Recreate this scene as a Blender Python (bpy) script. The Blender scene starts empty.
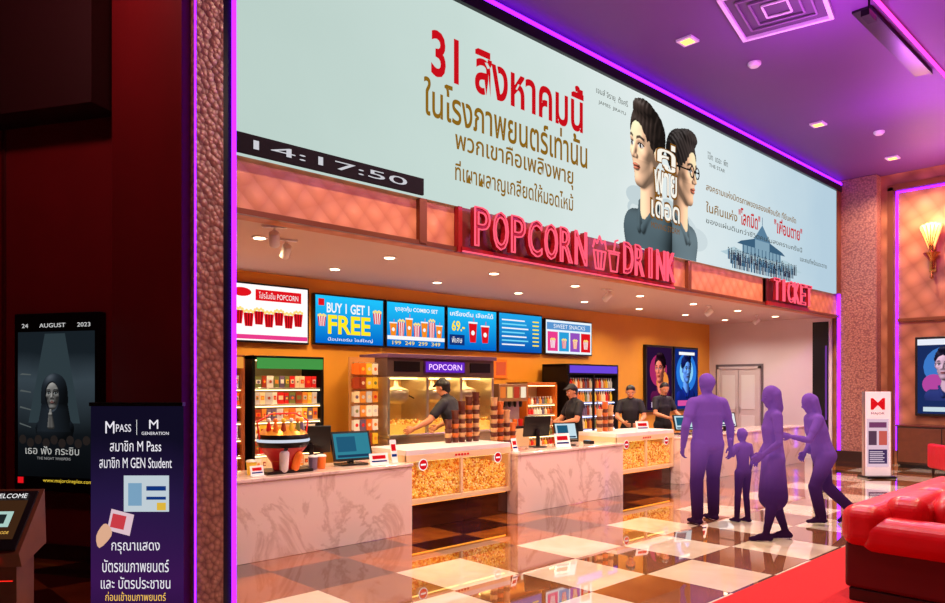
import bpy, math, random
import numpy as np
from mathutils import Vector, Matrix
random.seed(7)
V=Vector
sc=bpy.context.scene
try:
    sc.view_settings.view_transform='Standard'
    sc.view_settings.look='None'
except Exception as e: print(e)

# ------------------------------------------------------------ materials
def lin(c):
    c/=255.0
    return c/12.92 if c<=0.04045 else ((c+0.055)/1.055)**2.4
def C(r,g,b): return (lin(r),lin(g),lin(b),1)
_m={}
def mat(name,col,rough=.5,metal=0,em=0,emcol=None,noise=0,nscale=8,bump=0,bscale=60,coat=0,spec=.5):
    if name in _m: return _m[name]
    m=bpy.data.materials.new(name); m.use_nodes=True
    nt=m.node_tree; p=nt.nodes['Principled BSDF']
    p.inputs['Base Color'].default_value=col
    p.inputs['Roughness'].default_value=rough
    p.inputs['Metallic'].default_value=metal
    p.inputs['Specular IOR Level'].default_value=spec
    p.inputs['Coat Weight'].default_value=coat
    if em:
        p.inputs['Emission Color'].default_value=emcol or col
        p.inputs['Emission Strength'].default_value=em
    if noise or bump:
        tc=nt.nodes.new('ShaderNodeTexCoord')
    if noise:
        n=nt.nodes.new('ShaderNodeTexNoise'); n.inputs['Scale'].default_value=nscale; n.inputs['Detail'].default_value=4
        nt.links.new(tc.outputs['Object'],n.inputs['Vector'])
        mx=nt.nodes.new('ShaderNodeMixRGB'); mx.inputs[1].default_value=tuple(c*(1-noise) for c in col[:3])+(1,)
        mx.inputs[2].default_value=tuple(min(1,c*(1+noise)) for c in col[:3])+(1,)
        nt.links.new(n.outputs['Fac'],mx.inputs[0]); nt.links.new(mx.outputs[0],p.inputs['Base Color'])
    if bump:
        n=nt.nodes.new('ShaderNodeTexNoise'); n.inputs['Scale'].default_value=bscale
        nt.links.new(tc.outputs['Object'],n.inputs['Vector'])
        b=nt.nodes.new('ShaderNodeBump'); b.inputs['Strength'].default_value=bump; b.inputs['Distance'].default_value=.02
        nt.links.new(n.outputs['Fac'],b.inputs['Height']); nt.links.new(b.outputs[0],p.inputs['Normal'])
    _m[name]=m; return m
def emi(r,g,b,s=1.0):
    k='screen_%d_%d_%d_%s'%(r,g,b,s)
    if k in _m: return _m[k]
    m=bpy.data.materials.new(k); m.use_nodes=True; nt=m.node_tree
    nt.nodes.remove(nt.nodes['Principled BSDF'])
    e=nt.nodes.new('ShaderNodeEmission'); e.inputs[0].default_value=C(r,g,b); e.inputs[1].default_value=s
    nt.links.new(e.outputs[0],nt.nodes['Material Output'].inputs[0])
    _m[k]=m; return m
def emi_grad(name,stops,axis,lo,hi,s=1.0,noise=0):
    m=bpy.data.materials.new(name); m.use_nodes=True; nt=m.node_tree
    nt.nodes.remove(nt.nodes['Principled BSDF'])
    e=nt.nodes.new('ShaderNodeEmission'); e.inputs[1].default_value=s
    tc=nt.nodes.new('ShaderNodeTexCoord'); sp=nt.nodes.new('ShaderNodeSeparateXYZ')
    nt.links.new(tc.outputs['Object'],sp.inputs[0])
    mr=nt.nodes.new('ShaderNodeMapRange'); mr.inputs[1].default_value=lo; mr.inputs[2].default_value=hi
    nt.links.new(sp.outputs[axis],mr.inputs[0])
    src=mr.outputs[0]
    if noise:
        n=nt.nodes.new('ShaderNodeTexNoise'); n.inputs['Scale'].default_value=.9; n.inputs['Detail'].default_value=5
        nt.links.new(tc.outputs['Object'],n.inputs['Vector'])
        a=nt.nodes.new('ShaderNodeMath'); a.operation='MULTIPLY_ADD'; a.inputs[1].default_value=noise; nt.links.new(n.outputs['Fac'],a.inputs[0]); nt.links.new(src,a.inputs[2]); src=a.outputs[0]
    r=nt.nodes.new('ShaderNodeValToRGB')
    while len(r.color_ramp.elements)<len(stops): r.color_ramp.elements.new(.5)
    for el,(p,c) in zip(r.color_ramp.elements,stops): el.position=p; el.color=C(*c)
    nt.links.new(src,r.inputs[0]); nt.links.new(r.outputs[0],e.inputs[0])
    nt.links.new(e.outputs[0],nt.nodes['Material Output'].inputs[0])
    _m[name]=m; return m
def paint_mat():
    m=bpy.data.materials.new('printed_artwork'); m.use_nodes=True; nt=m.node_tree
    nt.nodes.remove(nt.nodes['Principled BSDF'])
    e=nt.nodes.new('ShaderNodeEmission'); a=nt.nodes.new('ShaderNodeVertexColor'); a.layer_name='ink'
    nt.links.new(a.outputs[0],e.inputs[0]); nt.links.new(e.outputs[0],nt.nodes['Material Output'].inputs[0]); return m
INK=paint_mat()

def floor_mat():
    m=bpy.data.materials.new('floor_checker_tiles'); m.use_nodes=True; nt=m.node_tree; p=nt.nodes['Principled BSDF']
    N=nt.nodes.new; L=nt.links.new
    g=N('ShaderNodeNewGeometry'); sp=N('ShaderNodeSeparateXYZ'); L(g.outputs['Position'],sp.inputs[0])
    def ma(op,a,b=None):
        n=N('ShaderNodeMath'); n.operation=op
        for i,x in enumerate((a,b)):
            if x is None: continue
            if isinstance(x,(int,float)): n.inputs[i].default_value=x
            else: L(x,n.inputs[i])
        return n.outputs[0]
    T=.8
    u=ma('DIVIDE',sp.outputs[0],T); v=ma('DIVIDE',ma('SUBTRACT',sp.outputs[1],5.2),T)
    par=ma('FLOORED_MODULO',ma('ADD',ma('FLOOR',u),ma('FLOOR',v)),2)
    fu=ma('FRACT',u); fv=ma('FRACT',v)
    def edge(f): return ma('MINIMUM',f,ma('SUBTRACT',1,f))
    gr=ma('LESS_THAN',ma('MINIMUM',edge(fu),edge(fv)),.006)
    border=ma('GREATER_THAN',sp.outputs[1],5.2)
    n1=N('ShaderNodeTexNoise'); n1.inputs['Scale'].default_value=1.3; n1.inputs['Detail'].default_value=8; n1.inputs['Distortion'].default_value=1.5
    L(g.outputs['Position'],n1.inputs['Vector'])
    def ramp(c1,c2):
        r=N('ShaderNodeValToRGB'); r.color_ramp.elements[0].color=C(*c1); r.color_ramp.elements[1].color=C(*c2)
        r.color_ramp.elements[0].position=.35; r.color_ramp.elements[1].position=.65
        L(n1.outputs['Fac'],r.inputs[0]); return r.outputs[0]
    def mix(f,a,b):
        x=N('ShaderNodeMixRGB'); L(f,x.inputs[0])
        for i,q in ((1,a),(2,b)):
            if isinstance(q,tuple): x.inputs[i].default_value=q
            else: L(q,x.inputs[i])
        return x.outputs[0]
    light=mix(par,ramp((240,218,188),(250,236,212)),ramp((126,76,42),(160,104,60)))
    dark=mix(par,ramp((34,14,8),(60,28,14)),ramp((130,64,22),(176,96,34)))
    col=mix(border,light,dark); col=mix(gr,col,C(60,42,32))
    L(col,p.inputs['Base Color']); p.inputs['Roughness'].default_value=.035; p.inputs['Specular IOR Level'].default_value=1.0
    p.inputs['Coat Weight'].default_value=1.0; p.inputs['Coat Roughness'].default_value=.02; p.inputs['Coat IOR'].default_value=1.7
    return m
def quilt(name,c,c2,scale=3.0,rough=.35,rand=0.0,metal=.2,bs=.5):
    m=bpy.data.materials.new(name); m.use_nodes=True; nt=m.node_tree; p=nt.nodes['Principled BSDF']; N=nt.nodes.new; L=nt.links.new
    tc=N('ShaderNodeTexCoord'); mp=N('ShaderNodeMapping'); mp.inputs['Rotation'].default_value=(.785,.785,.3); mp.inputs['Scale'].default_value=(scale,)*3
    L(tc.outputs['Object'],mp.inputs[0])
    vo=N('ShaderNodeTexVoronoi'); vo.inputs['Randomness'].default_value=rand; vo.inputs['Scale'].default_value=1
    L(mp.outputs[0],vo.inputs['Vector'])
    r=N('ShaderNodeValToRGB'); r.color_ramp.elements[0].color=c; r.color_ramp.elements[1].color=c2; r.color_ramp.elements[1].position=.8
    L(vo.outputs['Distance'],r.inputs[0]); L(r.outputs[0],p.inputs['Base Color'])
    b=N('ShaderNodeBump'); b.inputs['Strength'].default_value=bs; b.inputs['Distance'].default_value=.03; b.invert=True
    L(vo.outputs['Distance'],b.inputs['Height']); L(b.outputs[0],p.inputs['Normal'])
    p.inputs['Roughness'].default_value=rough; p.inputs['Metallic'].default_value=metal
    _m[name]=m; return m
def marble(name,base,vein,scale=1.2):
    m=bpy.data.materials.new(name); m.use_nodes=True; nt=m.node_tree; p=nt.nodes['Principled BSDF']; N=nt.nodes.new; L=nt.links.new
    tc=N('ShaderNodeTexCoord'); n=N('ShaderNodeTexNoise'); n.inputs['Scale'].default_value=scale; n.inputs['Detail'].default_value=9; n.inputs['Roughness'].default_value=.6; n.inputs['Distortion'].default_value=1.2
    L(tc.outputs['Object'],n.inputs['Vector'])
    r=N('ShaderNodeValToRGB'); e=r.color_ramp.elements
    e[0].position=.36; e[0].color=base; e[1].position=.7; e[1].color=base
    q=e.new(.46); q.color=base; q=e.new(.5); q.color=vein; q=e.new(.55); q.color=base
    L(n.outputs['Fac'],r.inputs[0]); L(r.outputs[0],p.inputs['Base Color']); p.inputs['Roughness'].default_value=.14
    p.inputs['Coat Weight'].default_value=.4
    _m[name]=m; return m
def glass_mat():
    m=bpy.data.materials.new('clear_glass'); m.use_nodes=True; nt=m.node_tree; nt.nodes.remove(nt.nodes['Principled BSDF'])
    t=nt.nodes.new('ShaderNodeBsdfTransparent'); g=nt.nodes.new('ShaderNodeBsdfGlossy'); g.inputs['Roughness'].default_value=.03
    x=nt.nodes.new('ShaderNodeMixShader'); x.inputs[0].default_value=.07
    nt.links.new(t.outputs[0],x.inputs[1]); nt.links.new(g.outputs[0],x.inputs[2]); nt.links.new(x.outputs[0],nt.nodes['Material Output'].inputs[0])
    return m
GLASS=glass_mat()
FLOOR=floor_mat()
QT=quilt('fascia_quilted_tan',C(222,146,98),C(184,108,66),5.5,.5,metal=0,bs=.35)
QW=quilt('wall_quilted_bronze',C(196,128,88),C(134,78,50),3.0,.4,metal=.05)
QC=quilt('column_hammered',C(186,128,108),C(126,76,70),26,.4,1.0,.05,.3)
MARB=marble('counter_marble',C(244,218,206),C(220,188,174))
CEIL=mat('ceiling_paint_mauve',C(104,52,124),.6,noise=.06,nscale=1)
CEIL2=mat('ceiling_paint_offwhite',C(208,180,166),.6,noise=.03,nscale=1)
REDW=mat('wall_paint_maroon',C(112,18,22),.4,noise=.15,nscale=2)
REDD=mat('wall_paint_dark_maroon',C(70,12,16),.35,noise=.15,nscale=2)
SOF=mat('bulkhead_dark_brown',C(44,14,14),.5)
GOLD=mat('wall_paint_gold',C(232,156,48),.45,noise=.08,nscale=2)
WHW=mat('wall_paint_white',C(226,212,212),.5,noise=.03,nscale=2)
BLK=mat('black_plastic',C(14,13,15),.3)
BLKM=mat('black_metal',C(20,18,20),.35,metal=.5)
STEEL=mat('stainless_steel',C(206,198,186),.28,metal=.85,noise=.05,nscale=30)
CREAM=mat('cream_laminate',C(246,212,164),.3)
WHP=mat('white_plastic',C(236,232,228),.35)
WOOD=mat('wood_veneer',C(150,80,40),.35,noise=.3,nscale=12)
KW=mat('kiosk_wood',C(96,48,26),.4,noise=.3,nscale=12)
DKW=mat('dark_wood',C(44,24,18),.3,noise=.3,nscale=10)
REDL=mat('red_leather',C(196,6,22),.36,noise=.12,nscale=6,bump=.3,bscale=9)
REDC=mat('red_carpet',C(196,8,22),.95,noise=.15,nscale=60,bump=.4,bscale=180)
REDM=mat('red_enamel',C(150,20,24),.3,em=.08)
NEONR=emi(255,92,118,1.2)
NEONP=emi(118,24,255,5)
NEONK=emi(255,60,190,2.4)
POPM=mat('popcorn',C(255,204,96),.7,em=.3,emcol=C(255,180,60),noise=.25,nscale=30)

# ------------------------------------------------------------ mesh builder
def axes(d,side=None):
    d=d.normalized()
    if side is None: side=V((0,0,1)) if abs(d.z)<.9 else V((0,1,0))
    a=side-d*side.dot(d)
    if a.length<1e-4:
        a=V((1,0,0)); a=a-d*a.dot(d)
    a.normalize(); b=d.cross(a); return d,a,b
class MB:
    def __init__(s): s.v=[];s.f=[];s.mi=[];s.sm=[];s.mats=[];s.M=Matrix()
    def mid(s,m):
        if m not in s.mats: s.mats.append(m)
        return s.mats.index(m)
    def add(s,vs,fs,m,smooth=False):
        o=len(s.v); k=s.mid(m)
        s.v+= [s.M@V(x) for x in vs]
        for f in fs: s.f.append([i+o for i in f]); s.mi.append(k); s.sm.append(smooth)
        return s
    def box(s,c,sz,m,R=None):
        x,y,z=[a/2 for a in sz]; c=V(c)
        vs=[V((i,j,k)) for i in(-x,x) for j in(-y,y) for k in(-z,z)]
        if R is not None: vs=[R@q for q in vs]
        return s.add([q+c for q in vs],[(0,1,3,2),(4,6,7,5),(0,4,5,1),(2,3,7,6),(0,2,6,4),(1,5,7,3)],m)
    def bb(s,x0,x1,y0,y1,z0,z1,m): return s.box(((x0+x1)/2,(y0+y1)/2,(z0+z1)/2),(x1-x0,y1-y0,z1-z0),m)
    def lathe(s,prof,c,m,seg=20,smooth=True,R=None):
        c=V(c); vs=[];fs=[];n=len(prof)
        for r,z in prof:
            for i in range(seg):
                a=2*math.pi*i/seg; q=V((max(r,1e-4)*math.cos(a),max(r,1e-4)*math.sin(a),z))
                if R is not None: q=R@q
                vs.append(q+c)
        for j in range(n-1):
            for i in range(seg):
                i2=(i+1)%seg; fs.append((j*seg+i,j*seg+i2,(j+1)*seg+i2,(j+1)*seg+i))
        s.add(vs,fs,m,smooth)
        return s.add([vs[i] for i in range(seg)]+[vs[(n-1)*seg+i] for i in range(seg)],[tuple(range(seg))[::-1],tuple(range(seg,2*seg))],m)
    def cap(s,p0,r0,p1,r1,m,wx=1,wy=1,side=None,seg=14,rings=5):
        p0=V(p0);p1=V(p1); d=p1-p0
        if d.length<1e-5: d=V((0,0,1))*1e-4
        d,a,b=axes(d,V(side) if side is not None else None)
        vs=[];fs=[]
        L=[(p0,r0,-math.pi/2+ (math.pi/2)*i/rings) for i in range(rings+1)]+[(p1,r1,(math.pi/2)*i/rings) for i in range(rings+1)]
        for p,r,t in L:
            rr=max(r*math.cos(t),1e-5)
            for i in range(seg):
                q=2*math.pi*i/seg
                vs.append(p+d*(r*math.sin(t))+a*(rr*wx*math.cos(q))+b*(rr*wy*math.sin(q)))
        for j in range(len(L)-1):
            for i in range(seg):
                i2=(i+1)%seg; fs.append((j*seg+i,j*seg+i2,(j+1)*seg+i2,(j+1)*seg+i))
        fs.append(tuple(range(seg))[::-1]); fs.append(tuple((len(L)-1)*seg+i for i in range(seg)))
        return s.add(vs,fs,m,True)
    def tube(s,pts,r,m,seg=8):
        for a,b in zip(pts[:-1],pts[1:]): s.cap(a,r,b,r,m,seg=seg,rings=2)
        return s
    def poly(s,pts,off,m,smooth=0):
        if smooth:
            n=len(pts); q=[]
            for i in range(n):
                p0,p1,p2,p3=[pts[(i+k)%n] for k in(-1,0,1,2)]
                for j in range(smooth):
                    t=j/smooth
                    q.append(tuple(.5*((2*p1[k])+(-p0[k]+p2[k])*t+(2*p0[k]-5*p1[k]+4*p2[k]-p3[k])*t*t+(-p0[k]+3*p1[k]-3*p2[k]+p3[k])*t**3) for k in(0,1)))
            pts=q
        ar=sum(pts[i][0]*pts[(i+1)%len(pts)][1]-pts[(i+1)%len(pts)][0]*pts[i][1] for i in range(len(pts)))
        if ar<0: pts=pts[::-1]
        return s.add([(x,-off,z) for x,z in pts],[tuple(range(len(pts)))],m)
    def rect(s,x0,x1,z0,z1,off,m): return s.poly([(x0,z0),(x1,z0),(x1,z1),(x0,z1)],off,m)
    def disc(s,x,z,r,off,m,rz=None,seg=20):
        rz=rz or r
        return s.poly([(x+r*math.cos(6.2832*i/seg),z+rz*math.sin(6.2832*i/seg)) for i in range(seg)],off,m)
    def done(s,name,parent=None,bevel=0,seg=2,sub=0):
        me=bpy.data.meshes.new(name); me.from_pydata([tuple(x) for x in s.v],[],s.f)
        for m in s.mats: me.materials.append(m)
        me.polygons.foreach_set('material_index',s.mi); me.polygons.foreach_set('use_smooth',s.sm)
        me.update()
        o=bpy.data.objects.new(name,me); sc.collection.objects.link(o)
        if parent: o.parent=parent
        if bevel:
            b=o.modifiers.new('bevel','BEVEL'); b.width=bevel; b.segments=seg; b.limit_method='ANGLE'; b.angle_limit=.6
        return o
def grp(name,loc=(0,0,0),rot=0):
    e=bpy.data.objects.new(name,None); sc.collection.objects.link(e); e.location=loc; e.rotation_euler=(0,0,math.radians(rot)); e.empty_display_size=.1
    return e
def simple(name,x0,x1,y0,y1,z0,z1,m): return MB().bb(x0,x1,y0,y1,z0,z1,m).done(name)
def text(parent,name,s,x0,x1,z0,z1,m,off=.01,extrude=0,neon=0,bold=0):
    cu=bpy.data.curves.new(name,'FONT'); cu.body=s; cu.resolution_u=3; cu.offset=bold
    if neon: cu.fill_mode='NONE'; cu.bevel_depth=neon; cu.bevel_resolution=1
    cu.extrude=0
    o=bpy.data.objects.new(name,cu); sc.collection.objects.link(o)
    bpy.context.view_layer.update()
    dg=bpy.context.evaluated_depsgraph_get()
    me=bpy.data.meshes.new_from_object(o.evaluated_get(dg))
    bpy.data.objects.remove(o)
    n=len(me.vertices)
    if n==0: return None
    co=np.zeros(n*3); me.vertices.foreach_get('co',co); co=co.reshape(-1,3)
    a=co[:,:2].min(0); b=co[:,:2].max(0); w=np.maximum(b-a,1e-5)
    x=(co[:,0]-a[0])/w[0]*(x1-x0)+x0; z=(co[:,1]-a[1])/w[1]*(z1-z0)+z0
    out=np.stack([x,-off-co[:,2],z],1)
    me.vertices.foreach_set('co',out.ravel()); me.materials.clear(); me.materials.append(m); me.update()
    me.name=name
    t=bpy.data.objects.new(name,me); sc.collection.objects.link(t); t.parent=parent
    if extrude:
        sm=t.modifiers.new('thick','SOLIDIFY'); sm.thickness=extrude; sm.offset=0
    return t

# ---------------- printed portraits: a small numpy sculpt, shaded and printed as vertex ink
def nrm(a): return np.sqrt((a*a).sum(-1))
def ell(p,c,r):
    r=np.array(r,float); q=(p-np.array(c))/r; k0=nrm(q); k1=nrm(q/r); return k0*(k0-1)/np.maximum(k1,1e-6)
def cpd(p,a,b,r0,r1):
    a=np.array(a,float); d=np.array(b,float)-a; t=np.clip(((p-a)@d)/(d@d),0,1); return nrm(p-(a+t[...,None]*d))-(r0+(r1-r0)*t)
def smin(a,b,k):
    h=np.clip(.5+.5*(b-a)/k,0,1); return b+(a-b)*h-k*h*(1-h)
def head_sdf(p,style):
    s=ell(p,(0,.25,-.12),(.64,.70,.78)); s=smin(s,ell(p,(0,-.18,.10),(.49,.74,.50)),.1)
    s=smin(s,ell(p,(0,-.78,.33),(.2,.16,.2)),.16)
    ax=p.copy(); ax[...,0]=np.abs(ax[...,0])
    s=smin(s,cpd(ax,(.42,-.42,.0),(.14,-.8,.3),.13,.11),.14)
    s=smin(s,ell(ax,(.33,-.12,.36),(.16,.13,.16)),.14); s=smin(s,cpd(p,(-.28,.22,.50),(.28,.22,.50),.09,.09),.12)
    s=smin(s,cpd(p,(0,.14,.56),(0,-.2,.74),.055,.085),.09); s=smin(s,ell(ax,(.085,-.24,.66),(.06,.055,.08)),.05)
    s=-smin(-s,ell(ax,(.25,.05,.66),(.15,.09,.13)),.08)
    s=smin(s,ell(ax,(.24,.05,.46),(.125,.11,.12)),.015)
    s=smin(s,ell(p,(0,-.445,.57),(.17,.04,.10)),.03); s=smin(s,ell(p,(0,-.525,.56),(.14,.05,.10)),.03)
    s=smin(s,ell(ax,(.65,-.02,-.08),(.07,.19,.13)),.04); s=smin(s,cpd(p,(0,-.6,-.22),(0,-1.6,-.3),.38,.42),.12)
    cl=smin(cpd(p,(-.95,-2.0,-.35),(.95,-2.0,-.35),.48,.48),ell(p,(0,-2.9,-.3),(1.35,1.3,.6)),.3)
    cl=smin(cl,cpd(ax,(.52,-1.35,-.25),(.12,-1.95,.22),.1,.13),.06)
    if style=='veil':
        hr=ell(p,(0,.15,-.2),(.95,1.05,.95)); hr=smin(hr,cpd(p,(0,-.6,-.3),(0,-2.2,-.3),.95,1.3),.4); hr=-smin(-hr,ell(p,(0,-.15,.75),(.52,.85,.75)),.08)
        dk=smin(cpd(ax,(.10,-1.9,.95),(.05,-1.2,1.15),.16,.08),cpd(ax,(.05,-1.2,1.15),(.03,-.95,1.12),.07,.04),.06)
        return [s,hr,np.minimum(cl,hr+.05),dk]
    hr=ell(p,(0,.42,-.2),(.74,.70,.84)); hr=smin(hr,ell(p,(.12,.98,.22),(.52,.24,.42)),.15)
    hr=smin(hr,cpd(ax,(.62,.35,.1),(.60,.0,.08),.07,.03),.08)
    hr=-smin(-hr,ell(p,(0,-.15,.62),(.58,.78,.52)),.04); hr=np.maximum(hr,-(p[...,1]+.45+.2*p[...,2]))
    hr=hr+.018*np.sin(p[...,0]*34+p[...,1]*9)*np.sin(p[...,1]*11+p[...,2]*17)
    dk=np.full(p.shape[:-1],9.)
    if style=='glasses':
        q=ax-np.array((.25,.05,.70)); dk=nrm(np.stack([np.sqrt(q[...,0]**2+(q[...,1]*1.2)**2)-.19,q[...,2]],-1))-.024
        dk=np.minimum(dk,cpd(ax,(.43,.08,.69),(.70,.06,.0),.022,.022)); dk=np.minimum(dk,cpd(p,(-.07,.08,.74),(.07,.08,.74),.022,.022))
    return [s,hr,cl,dk]
def printed_head(name,parent,x0,z0,scale,view,nx,yaw,style,off,skin,hair,cloth,key=(-.6,.5,.7),amb=.42,kcol=(1,1,1)):
    xa,xb,ya,yb=view; ny=int(nx*(yb-ya)/(xb-xa)); X,Y=np.meshgrid(np.linspace(xa,xb,nx),np.linspace(ya,yb,ny))
    cy,sy=math.cos(math.radians(yaw)),math.sin(math.radians(yaw))
    Rm=np.array([[cy,0,-sy],[0,1,0],[sy,0,cy]])
    o=np.stack([X,Y,np.full_like(X,2.6)],-1).reshape(-1,3); t=np.zeros(len(o)); act=np.ones(len(o),bool)
    D=np.array((0,0,-1.)); f=lambda q: np.min(np.stack(head_sdf(q@Rm.T,style),0),0)
    hit=np.zeros(len(o),bool)
    for k in range(60):
        i=np.where(act)[0]
        if len(i)==0: break
        d=f(o[i]+D*t[i][:,None]); t[i]+=d*.75; h=d<.004; hit[i[h]]=True; act[i[h]]=False; act[i[t[i]>5]]=False
    hit|=act&(t<4.2)
    P=o+D*t[:,None]; e=.008; N=np.stack([f(P+np.array(v)*e)-f(P-np.array(v)*e) for v in ((1,0,0),(0,1,0),(0,0,1))],-1); N/=np.maximum(nrm(N)[:,None],1e-6)
    pm=P@Rm.T; g=np.argmin(np.stack(head_sdf(pm,style),0),0)
    base=np.array([skin,hair,cloth,(26,24,26) if style!='veil' else skin],float)[g]
    sk=(g==0)&(pm[:,2]>.2); ax_=np.abs(pm[:,0]); y=pm[:,1]
    lip=sk&((pm[:,0]/.19)**2+((y+.485)/.078)**2<1); base[lip]=np.array(skin)*np.array((.82,.58,.56)); base[lip&(np.abs(y+.485)<.012)]*=.45
    if style!='veil': bd=sk&(y<-.3)&~lip; base[bd]*=.92
    ey=np.sqrt(((ax_-.25)/.125)**2+((y-.05)/.06)**2); b_=sk&(ey<1); base[b_]=np.array((225,215,208)); ir=b_&(np.hypot(ax_-.25,(y-.05))<.052); base[ir]=(30,20,16); base[sk&(ey>=.85)&(ey<1.25)&(y>.05)]=(40,26,22)
    br=sk&(ax_>.10)&(ax_<.42)&(np.abs(y-(.215+.05*np.sin((ax_-.1)*9)-.06*(ax_-.1)))<.035); base[br]=np.array(hair)*.6+np.array(skin)*.2
    L=np.array(key); L=L/np.linalg.norm(L); df=np.clip(N@L,0,1); rim=np.clip(1-N[:,2],0,1)**3*.18
    col=base*(amb+.78*df)[:,None]*np.array(kcol)+255*rim[:,None]*np.array(kcol)*(.25+.5*df[:,None])*np.where(g==0,.6,.35)[:,None]
    hs=np.clip((N@np.array((-.35,.75,.55))),0,1)**12; col+= (hs*np.where(g==1,46,np.where(g==0,20,6)))[:,None]
    col=np.clip(col,0,255)/255; col=np.where(col<=.04045,col/12.92,((col+.055)/1.055)**2.4)
    vz=z0+Y.ravel()*scale; vx=x0+X.ravel()*scale
    idx=np.arange(nx*ny).reshape(ny,nx); q=np.stack([idx[:-1,:-1],idx[:-1,1:],idx[1:,1:],idx[1:,:-1]],-1).reshape(-1,4)
    q=q[hit[q].sum(1)>=3]
    me=bpy.data.meshes.new(name); me.from_pydata(np.stack([vx,np.full_like(vx,-off),vz],-1).tolist(),[],q.tolist())
    at=me.color_attributes.new('ink','FLOAT_COLOR','POINT'); at.data.foreach_set('color',np.concatenate([col,np.ones((len(col),1))],1).ravel()); me.materials.append(INK)
    ob=bpy.data.objects.new(name,me); sc.collection.objects.link(ob); ob.parent=parent; return ob

# ------------------------------------------------------------ room shell
XE=17.3; YB=9.2; ZC=6.25; ZI=3.25
simple('floor',-6.2,XE+.2,-6.2,14.2,-.1,0,FLOOR)
simple('ceiling',-6.2,XE+.2,-6.2,14.2,ZC,ZC+.15,CEIL)
simple('wall_east',XE,XE+.2,-6.2,14.2,0,ZC,QW)
simple('wall_south',-6.2,XE+.2,-6.4,-6.2,0,ZC,REDW)
simple('wall_west',-6.4,-6.2,-6.2,14.2,0,ZC,REDD)
simple('wall_north',-6.2,XE+.2,14.2,14.4,0,ZC,REDD)
simple('wall_concession_back',2.6,XE,YB,YB+.15,0,ZI,GOLD)
simple('wall_concession_left',2.45,2.6,6.5,YB+.15,0,ZC,GOLD)
simple('ceiling_concession',2.6,XE,6.26,YB,ZI,ZI+.1,CEIL2)
simple('wall_concession_right',XE-.06,XE-.002,6.2,YB,0,ZI,WHW)
simple('wall_fascia',2.42,XE,6.0,6.26,3.22,ZC,QT)
simple('ceiling_dropped_lobby',-6.2,XE,-6.2,2.75,6.08,ZC-.002,CEIL)
simple('carpet_red',3.6,15.5,-1.5,2.75,.001,.015,REDC)
tm=mat('trim_bronze',C(130,74,46),.3,metal=.5)
t=MB()
for x in (4.95,10.5,13.3): t.bb(x-.05,x+.05,5.94,6.0,3.22,3.7,tm)
t.bb(2.42,17,5.95,6.0,3.2,3.25,tm)
t.bb(2.42,17,5.9,6.0,5.99,6.13,BLKM); t.bb(16.78,17,5.92,6.0,3.72,5.99,tm)
t.done('trim_1')
MB().bb(2.42,17.0,5.90,5.95,6.14,6.19,NEONP).done('neon_strip_led')
MB().bb(XE-.075,XE-.061,6.27,6.62,0,3.15,BLK).bb(XE-.08,XE-.075,6.3,6.34,.9,2.6,emi(120,60,160,.8)).done('trim_3')
WL=-59.74; o=grp('wall_left',(1.967,7.80,0),WL)
MB().bb(-7,1.52,0,.2,0,ZC,REDW).done('surface',o)
b=MB(); b.bb(-7,.66,-.35,0,4.25,ZC-.01,SOF); b.done('bulkhead',o)
b=MB(); b.bb(.68,1.16,-.12,0,0,ZC-.01,REDW); b.bb(-7,1.5,-.02,0,0,.15,DKW); b.bb(-.75,-.72,-.03,0,.15,4.24,REDD); b.done('pilaster',o)
c=MB(); c.bb(2.09,2.29,5.0,6.5,0,ZC-.01,QC); c.bb(2.29,2.40,5.06,6.5,0,ZC-.01,BLKM)
c.bb(2.03,2.09,5.1,6.6,0,ZC-.01,REDW)
c.bb(2.378,2.405,5.03,5.055,0.0,ZC-.01,NEONP); c.bb(2.078,2.088,4.99,5.0,.0,ZC-.01,NEONP)
c.done('portal_column')
c=MB(); c.bb(17.0,XE,5.2,6.0,0,ZC-.01,QC); c.bb(16.97,17.0,5.93,5.99,.0,ZC-.02,NEONP); c.bb(16.9,XE,5.15,6.0,0,.25,DKW); c.done('wall_column')
c=MB()
for (y0,y1,z0,z1) in ((4.86,4.9,.3,5.86),(.4,.44,.3,5.86),(.4,4.9,5.82,5.86)): c.bb(XE-.05,XE,y0,y1,z0,z1,NEONP)
for (y0,y1,z0,z1) in ((4.94,5.05,.0,5.95),(.2,.34,.0,5.95),(.2,5.05,5.88,6.0),(.44,4.86,3.05,3.12)): c.bb(XE-.08,XE,y0,y1,z0,z1,tm)
c.bb(XE-.04,XE,.44,4.86,0,.2,DKW)
c.done('trim_2')

# ------------------------------------------------------------ LED billboard
LB=grp('led_billboard',(0,5.94,0))
bg=emi_grad('led_background',[(0,(186,208,200)),(.3,(206,226,220)),(.55,(232,242,242)),(.75,(214,232,238)),(1,(186,212,228))],0,2.5,17,.95,.14)
b=MB(); b.bb(2.42,16.78,-.0,.06,3.72,5.98,bg); b.done('panel',LB)
RED=emi(200,14,26); GLD=emi(140,100,24); DKG=emi(60,62,50)
text(LB,'title_date','31 สิงหาคมนี้',5.05,7.72,5.05,5.66,RED,bold=.022)
text(LB,'line_2','ในโรงภาพยนตร์เท่านั้น',4.95,7.8,4.60,5.02,GLD,bold=.014)
text(LB,'line_3','พวกเขาคือเพลิงพายุ',5.4,7.5,4.26,4.56,GLD,bold=.012)
text(LB,'line_4','ที่เผาผลาญเกลียดให้มอดไหม้',5.4,7.5,3.94,4.21,GLD,bold=.012)
text(LB,'credit_1','เจมส์ จิรายุ  ตั้งศรี',8.0,8.75,5.66,5.78,DKG); text(LB,'credit_1b','JAMES  JIRAYU',8.05,8.7,5.54,5.60,DKG)
text(LB,'credit_2','โบ๊ท  เดอะ  พีท',11.05,11.75,5.45,5.57,DKG); text(LB,'credit_2b','THE STAR',11.1,11.65,5.33,5.39,DKG)
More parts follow.
